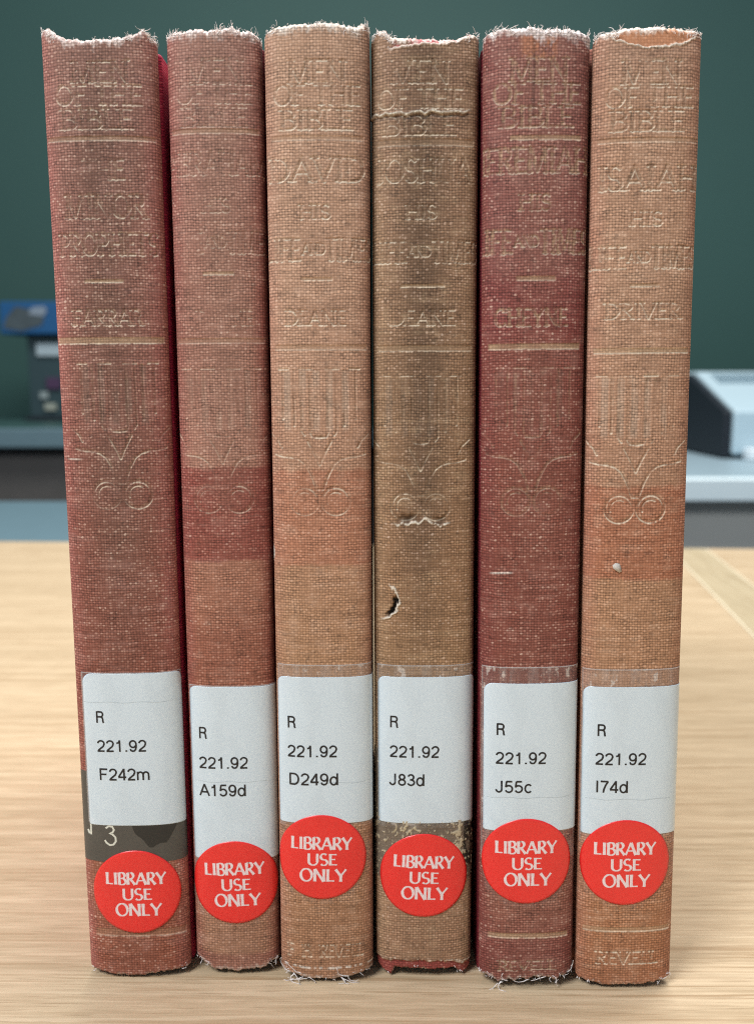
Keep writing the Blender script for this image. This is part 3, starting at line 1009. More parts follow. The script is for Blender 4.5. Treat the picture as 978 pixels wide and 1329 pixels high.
def damage_four(b, U, V, pig, rub, weave, disp, ns, u_ax, v_ax):
    n1, n2, n3, nst = ns
    # split across the spine high up, with a pale lip
    yy = V - (181.1 + (fbm(U * .8, U * 0 + 2, 77, 4) - .5) * 1.0 + 0.035 * U)
    on = sst(9.5, 7.5, U)
    f = sst(0.36, 0.10, np.abs(yy) + (n3 - .5) * .3) * on
    pig = lerp3(pig, np.array((0.84, 0.76, 0.62)), f * (0.4 + 0.6 * sst(.4, .55, n3)))
    disp = disp + (0.12 + .2 * n3) * np.exp(-(yy / 0.32) ** 2) * on - 0.16 * np.exp(-((yy + 0.6) / 0.3) ** 2) * on
    weave = weave * (1 - f * .7)
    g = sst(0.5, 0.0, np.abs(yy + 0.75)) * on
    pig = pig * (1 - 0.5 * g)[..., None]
    # crushed break below the scrolls
    yy = V - (100.9 + (fbm(U * .9, U * 0 + 4, 78, 4) - .5) * 1.3 + 0.8 * np.exp(-((U - .0) / 1.3) ** 2))
    on = sst(-6.8, -5.2, U) * sst(5.6, 4.2, U)
    f = sst(0.40, 0.1, np.abs(yy)) * on
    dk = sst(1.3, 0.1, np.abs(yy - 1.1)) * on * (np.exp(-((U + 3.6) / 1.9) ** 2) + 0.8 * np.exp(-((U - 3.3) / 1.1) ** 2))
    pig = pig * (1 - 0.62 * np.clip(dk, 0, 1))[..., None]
    pig = lerp3(pig, np.array((0.78, 0.70, 0.58)), f * sst(.35, .55, n3 * .6 + n2 * .4))
    disp = disp - 0.45 * np.clip(dk, 0, 1) + 0.12 * f
    weave = weave * (1 - np.clip(f + dk * .5, 0, 1) * .7)
    # torn hole on the left shoulder: a crescent opening with pale torn edges
    cx, cy = -9.9, 84.7
    r = np.hypot((U - cx) / 4.0, (V - cy) / 3.7)
    a = np.arctan2(V - cy, U - cx)
    ring = (r - 1.0) * 4 + (n3 - .5) * 0.9
    arcw = sst(-1.15, -0.75, a) * sst(0.35, 0.05, a)
    hole = sst(0.62, 0.30, np.abs(ring + 0.2)) * arcw
    arc2 = sst(-1.5, -1.1, a) * sst(1.05, 0.7, a)
    lip = sst(0.42, 0.12, np.abs(ring - 0.45)) * arc2 * (1 - hole)
    pig = lerp3(pig, np.array((0.80, 0.72, 0.60)), lip * .9)
    pig = lerp3(pig, np.array((0.010, 0.008, 0.006)), hole)
    disp = disp - 0.9 * hole + 0.22 * lip
    weave = weave * (1 - np.clip(hole + lip, 0, 1))
    rub = rub * (1 - hole)
    # remains of a soaked-off older label
    z = sst(22.4, 23.4, V + (n2 - .5) * 3) * sst(52.8, 52.2, V) * (sst(36.9, 36.5, V + 0 * U) + sst(-9.3, -9.7, U)).clip(0, 1)
    grey = np.stack([0.15 + 0.13 * (n2 - .3), 0.125 + 0.115 * (n2 - .3), 0.095 + 0.095 * (n2 - .3)], -1)
    pig = pig * (1 - (z * .85)[..., None]) + grey * (z * .85)[..., None]
    weave = weave * (1 - 0.75 * z)
    rub = rub * (1 - 0.8 * z)
    blk = z * sst(8.1, 8.7, U + (n3 - .5) * 1.5) * sst(0.35, 0.45, n2)
    pig = pig * (1 - 0.85 * blk)[..., None]
    fl = z * sst(0.60, 0.66, n3 * .75 + n2 * .25 + 0.22 * np.exp(-((U - 7.6) / 0.9) ** 2) + 0.10 * np.exp(-((U + 5) / 2.0) ** 2) * (V > 33))
    pig = lerp3(pig, np.array((0.66, 0.56, 0.38)), fl * .8)
    disp = disp + 0.12 * fl
    hw = poly_segs([(-6.1, 36.8), (-6.0, 34.6), (-6.6, 33.9)], .28) + poly_segs([(-5.6, 36.2), (-3.6, 36.6), (-4.4, 34.4)], .26)
    mh = seg_mask(U, V, u_ax, v_ax, hw, .1)
    pig = lerp3(pig, np.array((0.55, 0.45, 0.28)), mh * .9)
    # red inner cloth laid bare at the tail and at the head
    rd = sst(3.6, 3.0, V + (n2 - .5) * 1.6 + (n3 - .5) * .6 + 0.04 * (U - 2)) 
    pig = lerp3(pig, np.array((0.30, 0.050, 0.045)), rd * .9)
    ed = sst(0.5, .15, np.abs(V + (n2 - .5) * 1.6 + (n3 - .5) * .6 + 0.04 * (U - 2) - 3.9)) * sst(.42, .6, nst * .4 + n3 * .6)
    pig = lerp3(pig, np.array((0.74, 0.62, 0.50)), ed * .85)
    disp = disp - 0.25 * rd
    hd = V - (b.h - 1.2 + (fbm(U * .3, U * 0, 91, 3) - .5) * 2.4 + 0.05 * U)
    rh = sst(0, .3, hd) * sst(-7.0, -5.0, U)
    pig = lerp3(pig, np.array((0.46, 0.075, 0.085)), rh * sst(.3, .5, n2))
    lip = sst(.4, .1, np.abs(hd)) * sst(-7.5, -6.5, U)
    pig = lerp3(pig, np.array((0.80, 0.66, 0.56)), lip * .8)
    disp = disp - 0.35 * rh + 0.15 * lip
    weave = weave * (1 - 0.5 * np.clip(rh + lip, 0, 1))
    return pig, rub, weave, disp


def damage_one(b, U, V, pig, rub, weave, disp, ns, u_ax, v_ax):
    n1, n2, n3, nst = ns
    f = sst(0.25, 0.05, np.abs(V - 114.0 + 0.02 * U)) * sst(-10.5, -9, U) * sst(-6.0, -8.0, U)
    pig = lerp3(pig, np.array((0.78, 0.66, 0.56)), f * .8)
    return pig, rub, weave, disp


def damage_three(b, U, V, pig, rub, weave, disp, ns, u_ax, v_ax):
    n1, n2, n3, nst = ns
    f = sst(1.25, .7, np.hypot((U + 11.3) / 1.0, (V - 95.0) / 1.5) + (n3 - .5) * .8)
    pig = lerp3(pig, np.array((0.80, 0.74, 0.66)), f)
    weave = weave * (1 - .7 * f)
    # stitched line of bare threads near the tail
    ln = sst(.45, .15, np.abs(V - 3.3 - 0.08 * (n2 - .5))) * sst(.35, .55, vnoise(U * 1.6 + 50, U * 0 + 2, 12))
    pig = lerp3(pig, np.array((0.84, 0.76, 0.66)), ln * .75)
    return pig, rub, weave, disp


def damage_five(b, U, V, pig, rub, weave, disp, ns, u_ax, v_ax):
    n1, n2, n3, nst = ns
    f = sst(2.2, 1.4, np.abs(V - (b.h - 3.4) - (n2 - .5) * 2.4)) * sst(-4, -2.5, U) * sst(4, 2.5, U) * sst(.35, .55, n3 * .5 + n2 * .5)
    pig = lerp3(pig, np.array((0.62, 0.26, 0.13)), f * .5)
    g = sst(.3, .08, np.abs(V - 91.6 - 0.03 * U)) * sst(-9, -7.5, U) * sst(-3.5, -5, U)
    pig = lerp3(pig, np.array((0.85, 0.74, 0.66)), g * .9)
    # dark vertical crease through the series title
    c = sst(.35, .05, np.abs(U + 0.9)) * sst(178, 180, V)
    pig = pig * (1 - .45 * c)[..., None]
    return pig, rub, weave, disp


def damage_six(b, U, V, pig, rub, weave, disp, ns, u_ax, v_ax):
    n1, n2, n3, nst = ns
    # turned-in orange cap where the cloth has gone
    c = V - (b.h - 3.8 + 0.035 * (U - 1) ** 2 + (n2 - .5) * 1.0)
    f = sst(0, .4, c) * sst(8.2, 6.8, np.abs(U - .8))
    pig = lerp3(pig, np.array((0.64, 0.29, 0.15)), f * .85 * sst(4.2, 2.6, c))
    l = sst(.4, .1, np.abs(c)) * sst(8.6, 7.6, np.abs(U - .8))
    pig = lerp3(pig, np.array((0.80, 0.70, 0.58)), l * .7)
    disp = disp - 0.45 * f + .15 * l
    weave = weave * (1 - .55 * f)
    return pig, rub, weave, disp


def scrap(b):
    rng = random.Random(4)
    pts = [(-4.85, 93.1), (-4.2, 93.55), (-3.5, 93.4), (-3.15, 92.5), (-3.05, 91.8), (-3.5, 91.6), (-4.3, 92.1), (-4.75, 92.5)]
    n = len(pts)
    V = [(-3.9, 92.6, 0.42)] + [(x, y, 0.16 + rng.random() * .25) for x, y in pts] + [(x, y, 0.05) for x, y in pts]
    A = np.array(V)
    X = surf(b, A[:, 0], A[:, 1], A[:, 2]) * MM
    F = [(0, 1 + i, 1 + (i + 1) % n) for i in range(n)]
    F += [t for i in range(n) for t in ((1 + i, 1 + n + i, 1 + n + (i + 1) % n), (1 + i, 1 + n + (i + 1) % n, 1 + (i + 1) % n))]
    o = mesh_np('paper_scrap', X, F, plain('grey_paper_scrap', (0.58, 0.53, 0.47), 0.8, 0.2, 1500), b.root, smooth=False)


CALL = lambda us, vs, last, w3: [('R', us[0], vs[0], 2.55, 2.05), ('221.92', us[1], vs[1], 2.55, 10.7), (last, us[2], vs[2], 2.6, w3)]

BOOKS = [
    dict(seed=110, seam=(63.0,), shade_r=0, halo=False, x0=-52.3, x1=-53.7, Y=1.2, w=22.2, sag=3.4, h=195.2,
         label='dark red book at the left end, handwritten 3 on a black strip below its label',
         stops=[(0, (.34, .11, .070)), (25, (.36, .125, .075)), (70, (.29, .098, .070)), (110, (.31, .115, .09)), (140, (.35, .15, .12)), (194, (.37, .19, .155))],
         blocks=[(18.5, 27, 1.0, (.36, .15, .085), .6)],
         cen_u=0.0, cen_w=0.62, cen_v=([0, 70, 110, 180, 194], [.25, .5, .9, 1.0, .7]), cen_col=(.20, .105, .080), cen_amt=.85,
         edge_col=(.44, .150, .140), edge_amt=.65, rub_col=(.46, .27, .23), rub=.95, board_col=(.62, .040, .095),
         text=SER([(.69, 188.6), (.19, 184.3), (-.3, 179.9)]) + [('THE', .5, 170.5, 3.6, 8.5), ('MINOR', .5, 163.6, 4.2, 16.0), ('PROPHETS', .8, 156.4, 4.0, 19.8), ('FARRAR', -.1, 142.3, 2.9, 14.0)],
         orn=(1.36, 107.0), deboss=.75, orn_d=.7, legible=-.02, gilt=.25, lip=.75,
         rules=[(176.3, .75, -10.8, 10.8, .5), (137.8, 1.15, -11, 11, .9), (149.35, .5, -4.2, 3.4, .9), (10.8, 1.5, -9, 11, .35)],
         top=outline(195.2, [(-14, 1.6), (-10.5, 1.7), (-8.6, .8), (-6, -.4), (0, -.7), (5, -.2), (7, .4), (9.5, 1.6), (11, .4), (14, -.4)], .9, 1101),
         bot=outline(1.0, [(-14, .6), (-9, .5), (-4, -.4), (2, -.2), (7, .5), (14, .5)], .7, 1102),
         fray_d=2.0, fray_b=1.0, fray_col=(.86, .72, .66), lining=(.75, .63, .55), damage=damage_one,
         old_label=old_label_dark, film=(-9.5, 12.6, 36.0, 69.4), lab=(-9.15, 12.5, 35.4, 69.0), lab_rad=(2.1, 2.1, .25, .5), text_deg=0.2,
         call=CALL((-6.54, -6.6, -6.5), (58.5, 52.15, 45.8), 'F242m', 11.0), st=(.5, 19.9, -.5),
         thr=[(-13, -8, 46, .8, 2.2, 1), (-4, 5, 22, .6, 2.2, 1), (6, 12.5, 60, .8, 2.6, 1), (-11, -8, 6, .5, 1.2, -1), (8, 12, 8, .5, 1.4, -1)], extra=None),
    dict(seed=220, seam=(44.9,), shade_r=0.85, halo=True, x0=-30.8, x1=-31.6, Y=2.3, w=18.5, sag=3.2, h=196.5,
         label='narrow faded red book, second from left, with a darker red band across its middle',
         stops=[(0, (.36, .155, .115)), (20, (.38, .17, .115)), (66, (.34, .13, .085)), (91, (.42, .19, .13)), (113, (.42, .21, .16)), (150, (.38, .18, .14)), (196, (.39, .20, .165))],
         blocks=[(93, 112.3, .35, (.28, .072, .058), .95), (66, 80, 4, (.33, .11, .075), .4), (5, 24, 1.0, (.44, .24, .15), .7)],
         cen_u=1.0, cen_w=0.55, cen_v=([0, 100, 120, 180, 196], [.3, .2, .7, .8, .7]), cen_col=(.34, .20, .15), cen_amt=.6,
         edge_col=(.33, .095, .085), edge_amt=.7, rub_col=(.46, .28, .22), rub=.70, board_col=(.22, .03, .035),
         text=SER([(.3, 189.0), (.2, 185.0), (.1, 180.7)])[:1] + [('OF THE', .2, 184.9, 3.5, 15.0), ('BIBLE', .1, 180.6, 3.5, 13.0), ('ABRAHAM', .1, 171.9, 4.1, 20.5), ('HIS', -.1, 164.0, 2.6, 6.0)] + life(.2, 156.9, 20.5) + [('DEANE', 1.2, 142.3, 2.8, 11.5)],
         orn=(-.1, 106.0), deboss=.55, orn_d=.55, legible=-.04, gilt=.15, lip=.6,
         rules=[(177.9, .8, -8.8, 8.8, .45), (137.8, .9, -9, 9, .3), (150.95, .5, -3.1, 3.1, .85)],
         top=outline(196.6, [(-12, -.6), (-8, .0), (-3, .3), (0, .1), (4, .6), (8, -.1), (12, -.8)], 1.0, 2101),
         bot=outline(1.6, [(-12, 2.2), (-8, 1.4), (-5.5, -.2), (0, -.6), (6, -.1), (8, 1.0), (12, 1.8)], 1.0, 2102),
         fray_d=2.4, fray_b=1.6, fray_col=(.88, .74, .68), lining=(.55, .16, .15), damage=None,
         old_label=None, film=(-9.1, 11.4, 26.0, 66.2), lab=(-8.95, 11.6, 27.0, 65.75), lab_rad=(1.6, 0.2, .3, .3), text_deg=.3,
         call=CALL((-6.95, -7.1, -7.2), (54.5, 47.9, 41.7), 'A159d', 10.2), st=(.16, 21.5, 1.2),
         thr=[(-10, 10, 110, .7, 2.0, 1), (-10, -6, 34, .8, 2.6, -1), (5.5, 10, 30, .8, 2.6, -1)], extra=None),
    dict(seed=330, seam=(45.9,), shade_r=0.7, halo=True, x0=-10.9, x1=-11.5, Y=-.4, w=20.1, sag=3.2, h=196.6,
         label='faded tan book third from left, with a loose white thread at its foot',
         stops=[(0, (.42, .215, .125)), (30, (.44, .235, .135)), (70, (.47, .265, .155)), (92, (.48, .265, .165)), (112, (.50, .285, .195)), (150, (.53, .32, .225)), (196, (.51, .315, .22))],
         blocks=[(92.6, 112, .5, (.46, .185, .115), .75)],
         cen_u=0.0, cen_w=0.6, cen_v=([0, 90, 196], [.2, .2, .4]), cen_col=(.44, .27, .19), cen_amt=.5,
         edge_col=(.42, .20, .15), edge_amt=.5, rub_col=(.60, .42, .31), rub=.55, board_col=(.27, .085, .06),
         text=SER([(.1, 188.0), (.1, 183.9), (0, 179.4)]) + [('DAVID', 0, 170.2, 4.3, 18.9), ('HIS', -.6, 162.3, 2.6, 6.3)] + life(-.3, 155.2, 21.5) + [('DEANE', -.7, 142.2, 2.8, 12.0), ('F  H  REVELL', -.2, 7.7, 2.7, 16.5)],
         orn=(-.2, 105.9), deboss=.95, orn_d=1.0, legible=.10, gilt=.12, lip=.85,
         rules=[(176.0, .75, -9, 9, .3), (136.4, .85, -9, 9.5, .35), (149.6, .55, -3.5, 2.7, .6)],
         top=outline(196.4, [(-12, -1.0), (-9, -.1), (-4, .5), (2, .6), (6, .2), (8, .2), (9.6, .9), (12, -.3)], .7, 3101),
         bot=outline(1.3, [(-12, 1.2), (-9, 1.0), (-5, -.2), (2, -.4), (8, .6), (12, 1.4)], .6, 3102),
         fray_d=2.6, fray_b=1.4, fray_col=(.84, .74, .64), lining=(.70, .58, .46), damage=damage_three,
         old_label=None, film=(-9.9, 12.2, 36.0, 71.6), lab=(-9.95, 12.3, 36.7, 68.75), lab_rad=(1.6, 0.2, .3, .3), text_deg=.3,
         call=CALL((-7.76, -7.86, -7.75), (57.9, 51.6, 45.4), 'D249d', 10.7), st=(-.78, 28.8, -1.3),
         thr=[(-11, 5, 70, .5, 1.4, 1), (5, 11, 44, .8, 2.6, 1), (-10, 10, 46, .8, 2.6, -1), (-8, -4, 6, 4, 7, -1), (2, 5, 5, 3, 6, -1)], extra=None),
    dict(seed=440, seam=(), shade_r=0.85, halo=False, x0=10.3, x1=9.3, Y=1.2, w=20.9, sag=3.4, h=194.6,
         label='brown stained book with a torn hole in its spine and a crack near its head',
         stops=[(0, (.40, .23, .145)), (22, (.40, .235, .15)), (60, (.36, .22, .125)), (90, (.37, .21, .12)), (120, (.36, .215, .13)), (194, (.37, .22, .15))],
         blocks=[], cen_u=-.5, cen_w=0.5, cen_v=([0, 70, 95, 120, 190, 194], [.2, .25, .75, .95, 1.0, .8]), cen_col=(.175, .105, .067), cen_amt=.95,
         edge_col=(.42, .27, .165), edge_amt=.6, rub_col=(.55, .40, .25), rub=.75, board_col=(.30, .10, .07),
         text=SER([(-1, 188.5), (-1, 183.7), (-1, 178.8)]) + [('JOSHUA', -.3, 170.4, 4.3, 19.2), ('HIS', -.8, 162.6, 2.6, 6.3)] + life(-.5, 155.0, 21.5) + [('DEANE', -.4, 142.3, 2.8, 13.0)],
         orn=(-.9, 104.6), deboss=.8, orn_d=.75, legible=.04, gilt=.3, lip=.75,
         rules=[(175.6, 1.2, -9.5, 9.5, .3), (136.3, 1.1, -9.5, 9.5, .5), (148.45, .5, -4.9, 3.8, .8)],
         top=outline(194.6, [(-13, .2), (-10, 1.6), (-8, 1.6), (-6.5, .4), (-2, .5), (4, .0), (8, .8), (10, 1.4), (13, .5)], .8, 4101),
         bot=outline(1.1, [(-13, 1.8), (-10, .6), (-7.5, -.6), (-6.5, .9), (0, .8), (7, .6), (9, -.5), (13, .8)], .9, 4102),
         fray_d=1.3, fray_b=.5, fray_col=(.84, .70, .60), lining=(.55, .13, .13), damage=damage_four,
         old_label=None, film=(-10.2, 12.6, 35.0, 71.0), lab=(-9.95, 11.6, 35.9, 68.25), lab_rad=(1.6, 1.9, .25, .3), text_deg=-.4,
         call=CALL((-7.4, -7.4, -7.4), (57.4, 50.9, 44.6), 'J83d', 7.6), st=(-.12, 23.7, -2.4),
         thr=[(-11, -6, 50, .6, 1.8, 1), (6, 11, 40, .6, 1.8, 1), (-6, 6, 14, .5, 1.2, 1), (-10, 10, 18, .4, 1.2, -1)], extra=None),
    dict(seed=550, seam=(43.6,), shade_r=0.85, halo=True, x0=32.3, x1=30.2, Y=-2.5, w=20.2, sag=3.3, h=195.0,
         label='maroon book, second from the right, with white frayed threads bunched at its foot',
         stops=[(0, (.26, .090, .070)), (14, (.30, .11, .085)), (28, (.34, .155, .11)), (70, (.25, .078, .060)), (110, (.26, .082, .062)), (140, (.26, .080, .065)), (150, (.30, .115, .10)), (195, (.31, .13, .11))],
         blocks=[(6, 11.5, .6, (.25, .07, .065), .5), (137.5, 150, 2.5, (.24, .045, .048), .6)],
         cen_u=.5, cen_w=0.6, cen_v=([0, 70, 120, 195], [.5, .35, .5, .6]), cen_col=(.27, .125, .095), cen_amt=.6,
         edge_col=(.22, .058, .052), edge_amt=.85, rub_col=(.46, .27, .22), rub=.80, board_col=(.20, .02, .03),
         text=SER([(.2, 187.7), (-.1, 183.5), (0, 179.3)]) + [('JEREMIAH', -.7, 171.4, 4.4, 22.5), ('HIS', -.3, 163.7, 2.9, 6.4)] + life(-1.2, 156.4, 22.5, 4.3) + [('CHEYNE', -.8, 142.1, 3.2, 14.5), ('REVELL', .0, 5.2, 2.8, 12.6)],
         orn=(-.3, 106.1), deboss=.85, orn_d=.45, legible=.26, gilt=.80, lip=.45,
         rules=[(175.5, .7, -5.2, 8.4, 1.0), (136.5, 1.0, -9.2, 9, 1.0), (149.5, .75, -3.8, 3.8, .9), (12.45, 1.0, -8.5, 8.8, 1.0)],
         top=outline(195.0, [(-12, -.6), (-9, .1), (-3, .6), (3, .1), (6, .4), (9, -.1), (12, -1.0)], .9, 5101),
         bot=outline(1.1, [(-12, 1.0), (-9, 1.5), (-6, .4), (-2, 1.1), (2, 1.7), (6, .8), (9, 2.0), (12, 2.4)], 1.2, 5102),
         fray_d=3.0, fray_b=1.4, fray_col=(.88, .78, .74), lining=(.60, .30, .20), damage=damage_five,
         old_label=None, film=(-10.4, 12.2, 30.0, 71.8), lab=(-9.75, 12.2, 35.95, 68.1), lab_rad=(2.1, 0.2, .3, .3), text_deg=.2,
         call=CALL((-7.08, -7.2, -7.15), (57.2, 51.0, 44.7), 'J55c', 7.7), st=(-.5, 29.0, -.2),
         thr=[(-11, 11, 120, .7, 2.2, 1), (-11, -5, 34, .8, 2.6, -1), (-5, 5, 22, .8, 2.2, -1), (5, 11, 36, .8, 2.6, -1), (-9, 9, 6, 2, 4.5, -1)], extra=None),
    dict(seed=660, seam=(43.2,), shade_r=0, halo=True, x0=53.4, x1=51.1, Y=-2.5, w=20.4, sag=3.0, h=195.0,
         label='tan book at the right end, orange worn head and a grey scrap on its spine',
         stops=[(0, (.42, .175, .095)), (14, (.44, .20, .105)), (40, (.44, .22, .125)), (72, (.46, .25, .15)), (90, (.46, .25, .15)), (112, (.48, .265, .175)), (150, (.50, .295, .20)), (180, (.50, .29, .195)), (195, (.45, .265, .19))],
         blocks=[(90, 109, .4, (.43, .165, .095), .9)],
         cen_u=0, cen_w=0.6, cen_v=([0, 90, 110, 180, 195], [.2, .15, .5, .5, .8]), cen_col=(.40, .245, .17), cen_amt=.5,
         edge_col=(.44, .19, .135), edge_amt=.55, rub_col=(.60, .42, .30), rub=.50, board_col=(.36, .13, .085),
         text=SER([(.4, 187.2), (.3, 182.9), (0, 178.6)]) + [('ISAIAH', .5, 168.2, 4.3, 19.6), ('HIS', .1, 160.7, 2.6, 6.5)] + life(-.5, 153.5, 21.0) + [('DRIVER', 0, 143.4, 2.9, 15.0), ('REVELL', .3, 7.4, 2.7, 13.4)],
         orn=(-.7, 104.6), deboss=.95, orn_d=1.0, legible=.10, gilt=.18, lip=.85,
         rules=[(175.1, .75, -9.6, 10, .35), (135.7, .9, -9.5, 9.5, .8), (148.2, .5, -2.8, 2.9, .7), (13.9, .9, -9.3, 9.6, .75)],
         top=outline(195.0, [(-12, -1.2), (-9.5, -.4), (-4, .6), (2, .7), (7, .2), (9.5, .3), (12, -.5)], .7, 6101),
         bot=outline(1.0, [(-12, 1.0), (-8, .3), (-3, -.1), (3, .0), (8, .5), (12, 1.0)], .6, 6102),
         fray_d=1.7, fray_b=1.0, fray_col=(.86, .74, .64), lining=(.62, .33, .20), damage=damage_six,
         old_label=None, film=(-10.6, 12.2, 33.0, 71.3), lab=(-10.2, 12.3, 35.15, 67.35), lab_rad=(1.8, 0.2, .3, .3), text_deg=.1,
         call=CALL((-7.22, -7.5, -7.4), (57.0, 50.8, 44.7), 'I74d', 6.9), st=(-.73, 28.7, 0),
         thr=[(-11, -5, 40, .6, 1.8, 1), (-5, 5, 24, .4, 1.2, 1), (5, 11, 50, .6, 2.0, 1), (-11, -7, 16, .6, 1.6, -1), (7, 11, 22, .6, 1.8, -1)], extra=scrap),
]

# ------------------------------------------------------------------ the table

OAK = (0.565, 0.432, 0.283)
M_OAK = mat_wood('pale_oak_veneer', OAK, 'x')
M_OAK_B = mat_wood('crossband_veneer', (0.50, 0.41, 0.27), 'y')
M_INLAY = plain('pale_inlay', (0.74, 0.64, 0.46), 0.45, 0.06)

table = empty('table', (0, 0.1, 0))
tag(table, 'pale oak table top with a diagonal crossband, carrying the six upright books', 'table')
back = lambda x: 0.5515 - 0.058 * x - 0.1
ax = lambda y: 0.259 + 0.122 * (y + 0.1 - 0.529)
bx = lambda y: 0.222 + 0.140 * (y + 0.1 - 0.473)
yf = -0.50
TH = 0.028


def slab(name, pts, mat, top=0.0):
    m = MB()
    m.prism(pts, 'z', -TH, top)
    return m.build(name, mat, table, bevel=0.0008)


g = 0.0008
yb = back(0.22)
slab('panel', [(-0.75, yf), (bx(yf) - g, yf), (bx(yb) - g, yb), (-0.75, back(-0.75))], M_OAK)
slab('crossband', [(bx(yf) + g, yf), (ax(yf) - g, yf), (ax(yb) - g, back(ax(yb))), (bx(yb) + g, yb)], M_OAK_B)
slab('panel', [(ax(yf) + g, yf), (0.75, yf), (0.75, back(0.75)), (ax(yb) + g, back(ax(yb)))], M_OAK)
for fx in (ax, bx):
    m = MB()
    m.prism([(fx(yf) - g, yf), (fx(yf) + g, yf), (fx(yb) + g, yb - .002), (fx(yb) - g, yb - .002)], 'z', -0.01, -0.0002)
    m.build('inlay_line', M_INLAY, table)
m_leg = plain('grey_metal', (0.20, 0.21, 0.22), 0.4)
for x in (-0.68, 0.68):
    for y in (yf + 0.06, 0.34):
        m = MB(); m.box(x - .02, x + .02, y - .02, y + .02, -0.735, -TH)
        m.build('leg', m_leg, table, bevel=0.003)

# ------------------------------------------------------------------ the room behind

tag(MB().__class__ and (lambda: (lambda m: (m.box(-3.0, 3.0, 2.02, 2.10, -0.74, 2.2), m.build('wall', plain('green_wall_paint', (0.030, 0.086, 0.075), 0.7, 0.10, 3.0)))[1])(MB()))(), kind='structure')
fl = MB(); fl.box(-3.0, 3.0, -2.0, 2.02, -0.78, -0.74)
tag(fl.build('floor', plain('grey_carpet', (0.12, 0.13, 0.14), 0.95, 0.25, 300)), kind='structure')

# long counter on the left, against the wall
c = empty('counter', (-0.8, 1.42, -0.735))
tag(c, 'blurred dark counter with a slate blue edge, against the green wall on the left', 'counter')
loc = lambda x, y, z: (x + 0.8, y - 1.42, z + 0.735)


def lbox(m, o, x0, x1, y0, y1, z0, z1):
    px, py, pz = o
    m.box(x0 - px, x1 - px, y0 - py, y1 - py, z0 - pz, z1 - pz)


def pbox(name, mat, root, x0, x1, y0, y1, z0, z1, bevel=0.002):
    m = MB(); lbox(m, tuple(root.location), x0, x1, y0, y1, z0, z1)
    return m.build(name, mat, root, bevel=bevel)


M_SLATE = plain('slate_blue_laminate', (0.115, 0.185, 0.215), 0.45, 0.08)
M_CTOP = plain('dark_green_laminate', (0.045, 0.10, 0.095), 0.35, 0.1)
M_CAB = plain('dark_brown_cabinet', (0.095, 0.086, 0.078), 0.6, 0.15)
M_DK = plain('near_black_plastic', (0.005, 0.009, 0.016), 0.6)
pbox('worktop', M_CTOP, c, -1.9, 0.2, 1.43, 2.018, 0.020, 0.052)
pbox('worktop_edge', M_SLATE, c, -1.9, 0.2, 1.405, 1.4295, 0.020, 0.0525)
for i in range(4):
    d = pbox('door', M_CAB, c, -1.88 + i * 0.52, -1.37 + i * 0.52, 1.44, 1.46, -0.66, 0.010)
    pbox('handle', plain('dark_metal', (0.03, 0.03, 0.03), 0.4), d, -1.80 + i * 0.52, -1.45 + i * 0.52, 1.425, 1.439, -0.075, -0.062).location = (0, 0, 0)
pbox('carcass', M_CAB, c, -1.9, 0.2, 1.465, 2.01, -0.735, 0.018)

# nearer low desk on the left
d = empty('desk', (-0.85, 0.9, -0.735))
tag(d, 'blurred grey blue desk top just behind the oak table, left of the books', 'desk')
pbox('desk_top', plain('grey_blue_laminate', (0.130, 0.210, 0.250), 0.5, 0.06), d, -1.6, -0.12, 0.70, 1.07, -0.055, -0.030)
for x in (-1.55, -0.17):
    for y in (0.74, 1.03):
        pbox('leg', m_leg, d, x - .02, x + .02, y - .02, y + .02, -0.735, -0.0555)

# white counter on the right
w = empty('counter', (0.9, 1.1, -0.735))
tag(w, 'blurred white edged counter on the right, under the pale machine', 'counter')
M_WTOP = plain('pale_grey_laminate', (0.30, 0.40, 0.46), 0.4, 0.05)
pbox('worktop', M_WTOP, w, 0.24, 1.6, 0.865, 1.75, 0.000, 0.0235)
pbox('worktop_edge', plain('white_edge', (0.74, 0.86, 0.90), 0.4, 0.04), w, 0.24, 1.6, 0.845, 0.8645, -0.002, 0.0240)
pbox('front_panel', plain('mid_grey_panel', (0.42, 0.42, 0.39), 0.6, 0.2, 6), w, 0.26, 1.58, 0.868, 0.888, -0.735, -0.0005)
for x in (0.27, 1.55):
    pbox('side_panel', M_CAB, w, x, x + .02, 0.952, 1.74, -0.735, -0.0005)

# pale office machine with a sloping vented lid
mc = empty('office_machine', (0.75, 1.3, 0.024))
tag(mc, 'pale blue grey machine with dark side and sloping vented lid, on the right counter', 'machine')
o = (0.75, 1.3, 0.024)
m = MB()
prof = [(1.115, 0.030), (1.115, 0.092), (1.285, 0.148), (1.60, 0.148), (1.60, 0.030)]
m.prism([(y - o[1], z - o[2]) for y, z in prof], 'x', 0.500 - o[0], 1.05 - o[0])
m.build('body', plain('pale_machine_plastic', (0.44, 0.57, 0.64), 0.4, 0.04), mc, bevel=0.004)
m = MB()
prof2 = [(1.122, 0.026), (1.122, 0.090), (1.288, 0.144), (1.59, 0.144), (1.59, 0.026)]
m.prism([(y - o[1], z - o[2]) for y, z in prof2], 'x', 0.488 - o[0], 0.4995 - o[0])
m.build('side_panel', M_DK, mc, bevel=0.002)
m = MB()
sl = (0.148 - 0.092) / (1.285 - 1.115)
for i in range(78):
    x = 0.519 + i * 0.0062
    for (ya, yb_) in ((1.228, 1.272),):
        za, zb = 0.092 + (ya - 1.115) * sl, 0.092 + (yb_ - 1.115) * sl
        P = [(ya, za - .002), (ya, za + .0012), (yb_, zb + .0012), (yb_, zb - .002)]
        m.prism([(y - o[1], z - o[2]) for y, z in P], 'x', x - o[0], x + .0030 - o[0])
m.build('vent', plain('grey_slots', (0.10, 0.17, 0.22), 0.5), mc)
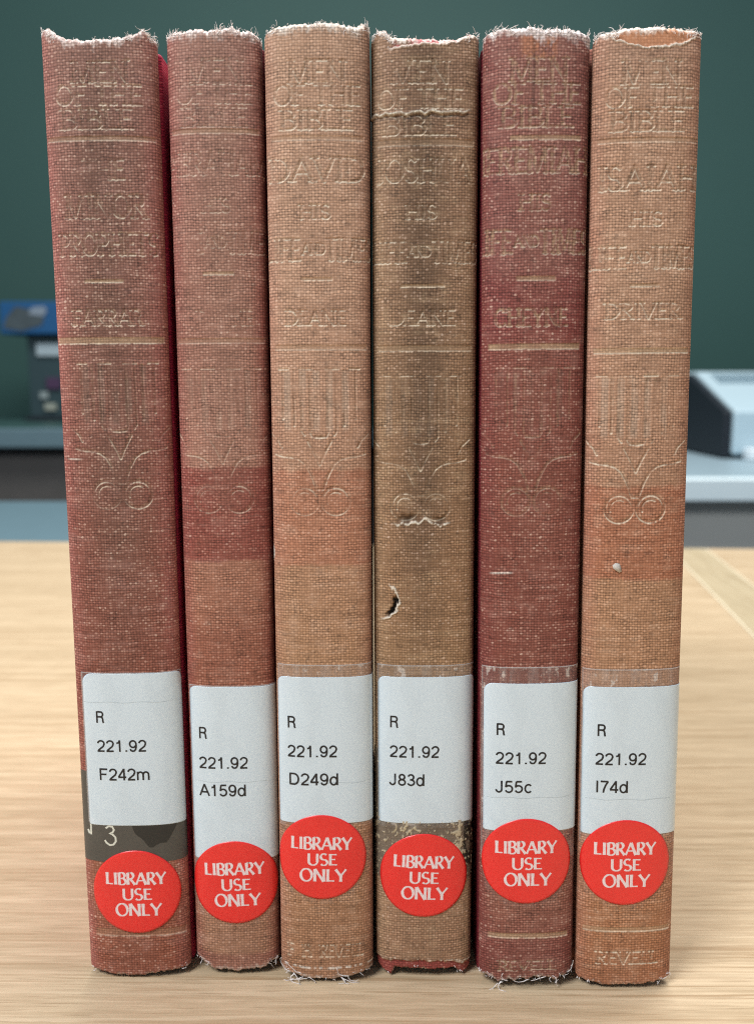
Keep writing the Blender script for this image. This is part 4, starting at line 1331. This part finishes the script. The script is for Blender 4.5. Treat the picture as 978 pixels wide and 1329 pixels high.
for (fx, fy) in ((0.525, 1.10), (1.02, 1.10), (0.525, 1.57), (1.02, 1.57)):
    m = MB(); m.box(fx - .012 - o[0], fx + .012 - o[0], fy - .012 - o[1], fy + .012 - o[1], 0.0002, 0.0118 if fy > 1.2 else 0.016)
    m.build('foot', plain('white_plastic_foot', (0.80, 0.86, 0.90), 0.4), mc, bevel=0.002)

# blue carton on a dark stand, far left
st = empty('display_stand', (-0.69, 1.80, 0.0525))
tag(st, 'blurred dark teal stand on the left counter under a blue carton', 'stand')
pbox('post', plain('dark_teal_plastic', (0.022, 0.050, 0.058), 0.6), st, -0.728, -0.600, 1.77, 1.85, 0.060, 0.230)
pbox('base', M_DK, st, -0.735, -0.59, 1.755, 1.87, 0.0525, 0.0598)
pbox('card', plain('grey_card', (0.40, 0.48, 0.52), 0.5), st, -0.708, -0.63, 1.764, 1.7695, 0.186, 0.212)
pbox('small_card', plain('pale_card', (0.28, 0.33, 0.33), 0.5), st, -0.705, -0.688, 1.764, 1.7695, 0.098, 0.112, .001)
pbox('small_card', plain('cream_card', (0.34, 0.36, 0.30), 0.5), st, -0.696, -0.672, 1.764, 1.7695, 0.074, 0.088, .001)
pbox('small_card', plain('plum_card', (0.06, 0.025, 0.07), 0.5), st, -0.690, -0.660, 1.764, 1.7695, 0.118, 0.142, .001)
bc = empty('blue_carton', (-0.73, 1.80, 0.2302))
tag(bc, 'bright blue carton with a grey printed patch, perched on the dark stand at far left', 'carton')
pbox('box', plain('blue_card', (0.003, 0.080, 0.22), 0.5, 0.05), bc, -0.773, -0.60, 1.745, 1.86, 0.2302, 0.296, .003)
m = MB()
m.prism([(-.058, .012), (-.02, .006), (.022, .018), (.030, .040), (.0, .050), (-.030, .056), (-.05, .034)], 'z', 0, 0.0008)
pr = m.build('printed_patch', plain('dark_grey_print', (0.055, 0.075, 0.085), 0.5, 0.5, 30), bc)
pr.rotation_euler = (PI / 2, 0, 0); pr.location = (0.022, -0.0555, 0)
m = MB()
m.prism([(.0, .040), (.03, .036), (.038, .046), (.034, .056), (.008, .054)], 'z', 0, 0.0008)
pr = m.build('printed_patch', plain('pale_grey_print', (0.22, 0.27, 0.33), 0.5, 0.2, 30), bc)
pr.rotation_euler = (PI / 2, 0, 0); pr.location = (0.018, -0.0567, 0)

# ------------------------------------------------------------------ build the books
for d in BOOKS:
    build_book(d)
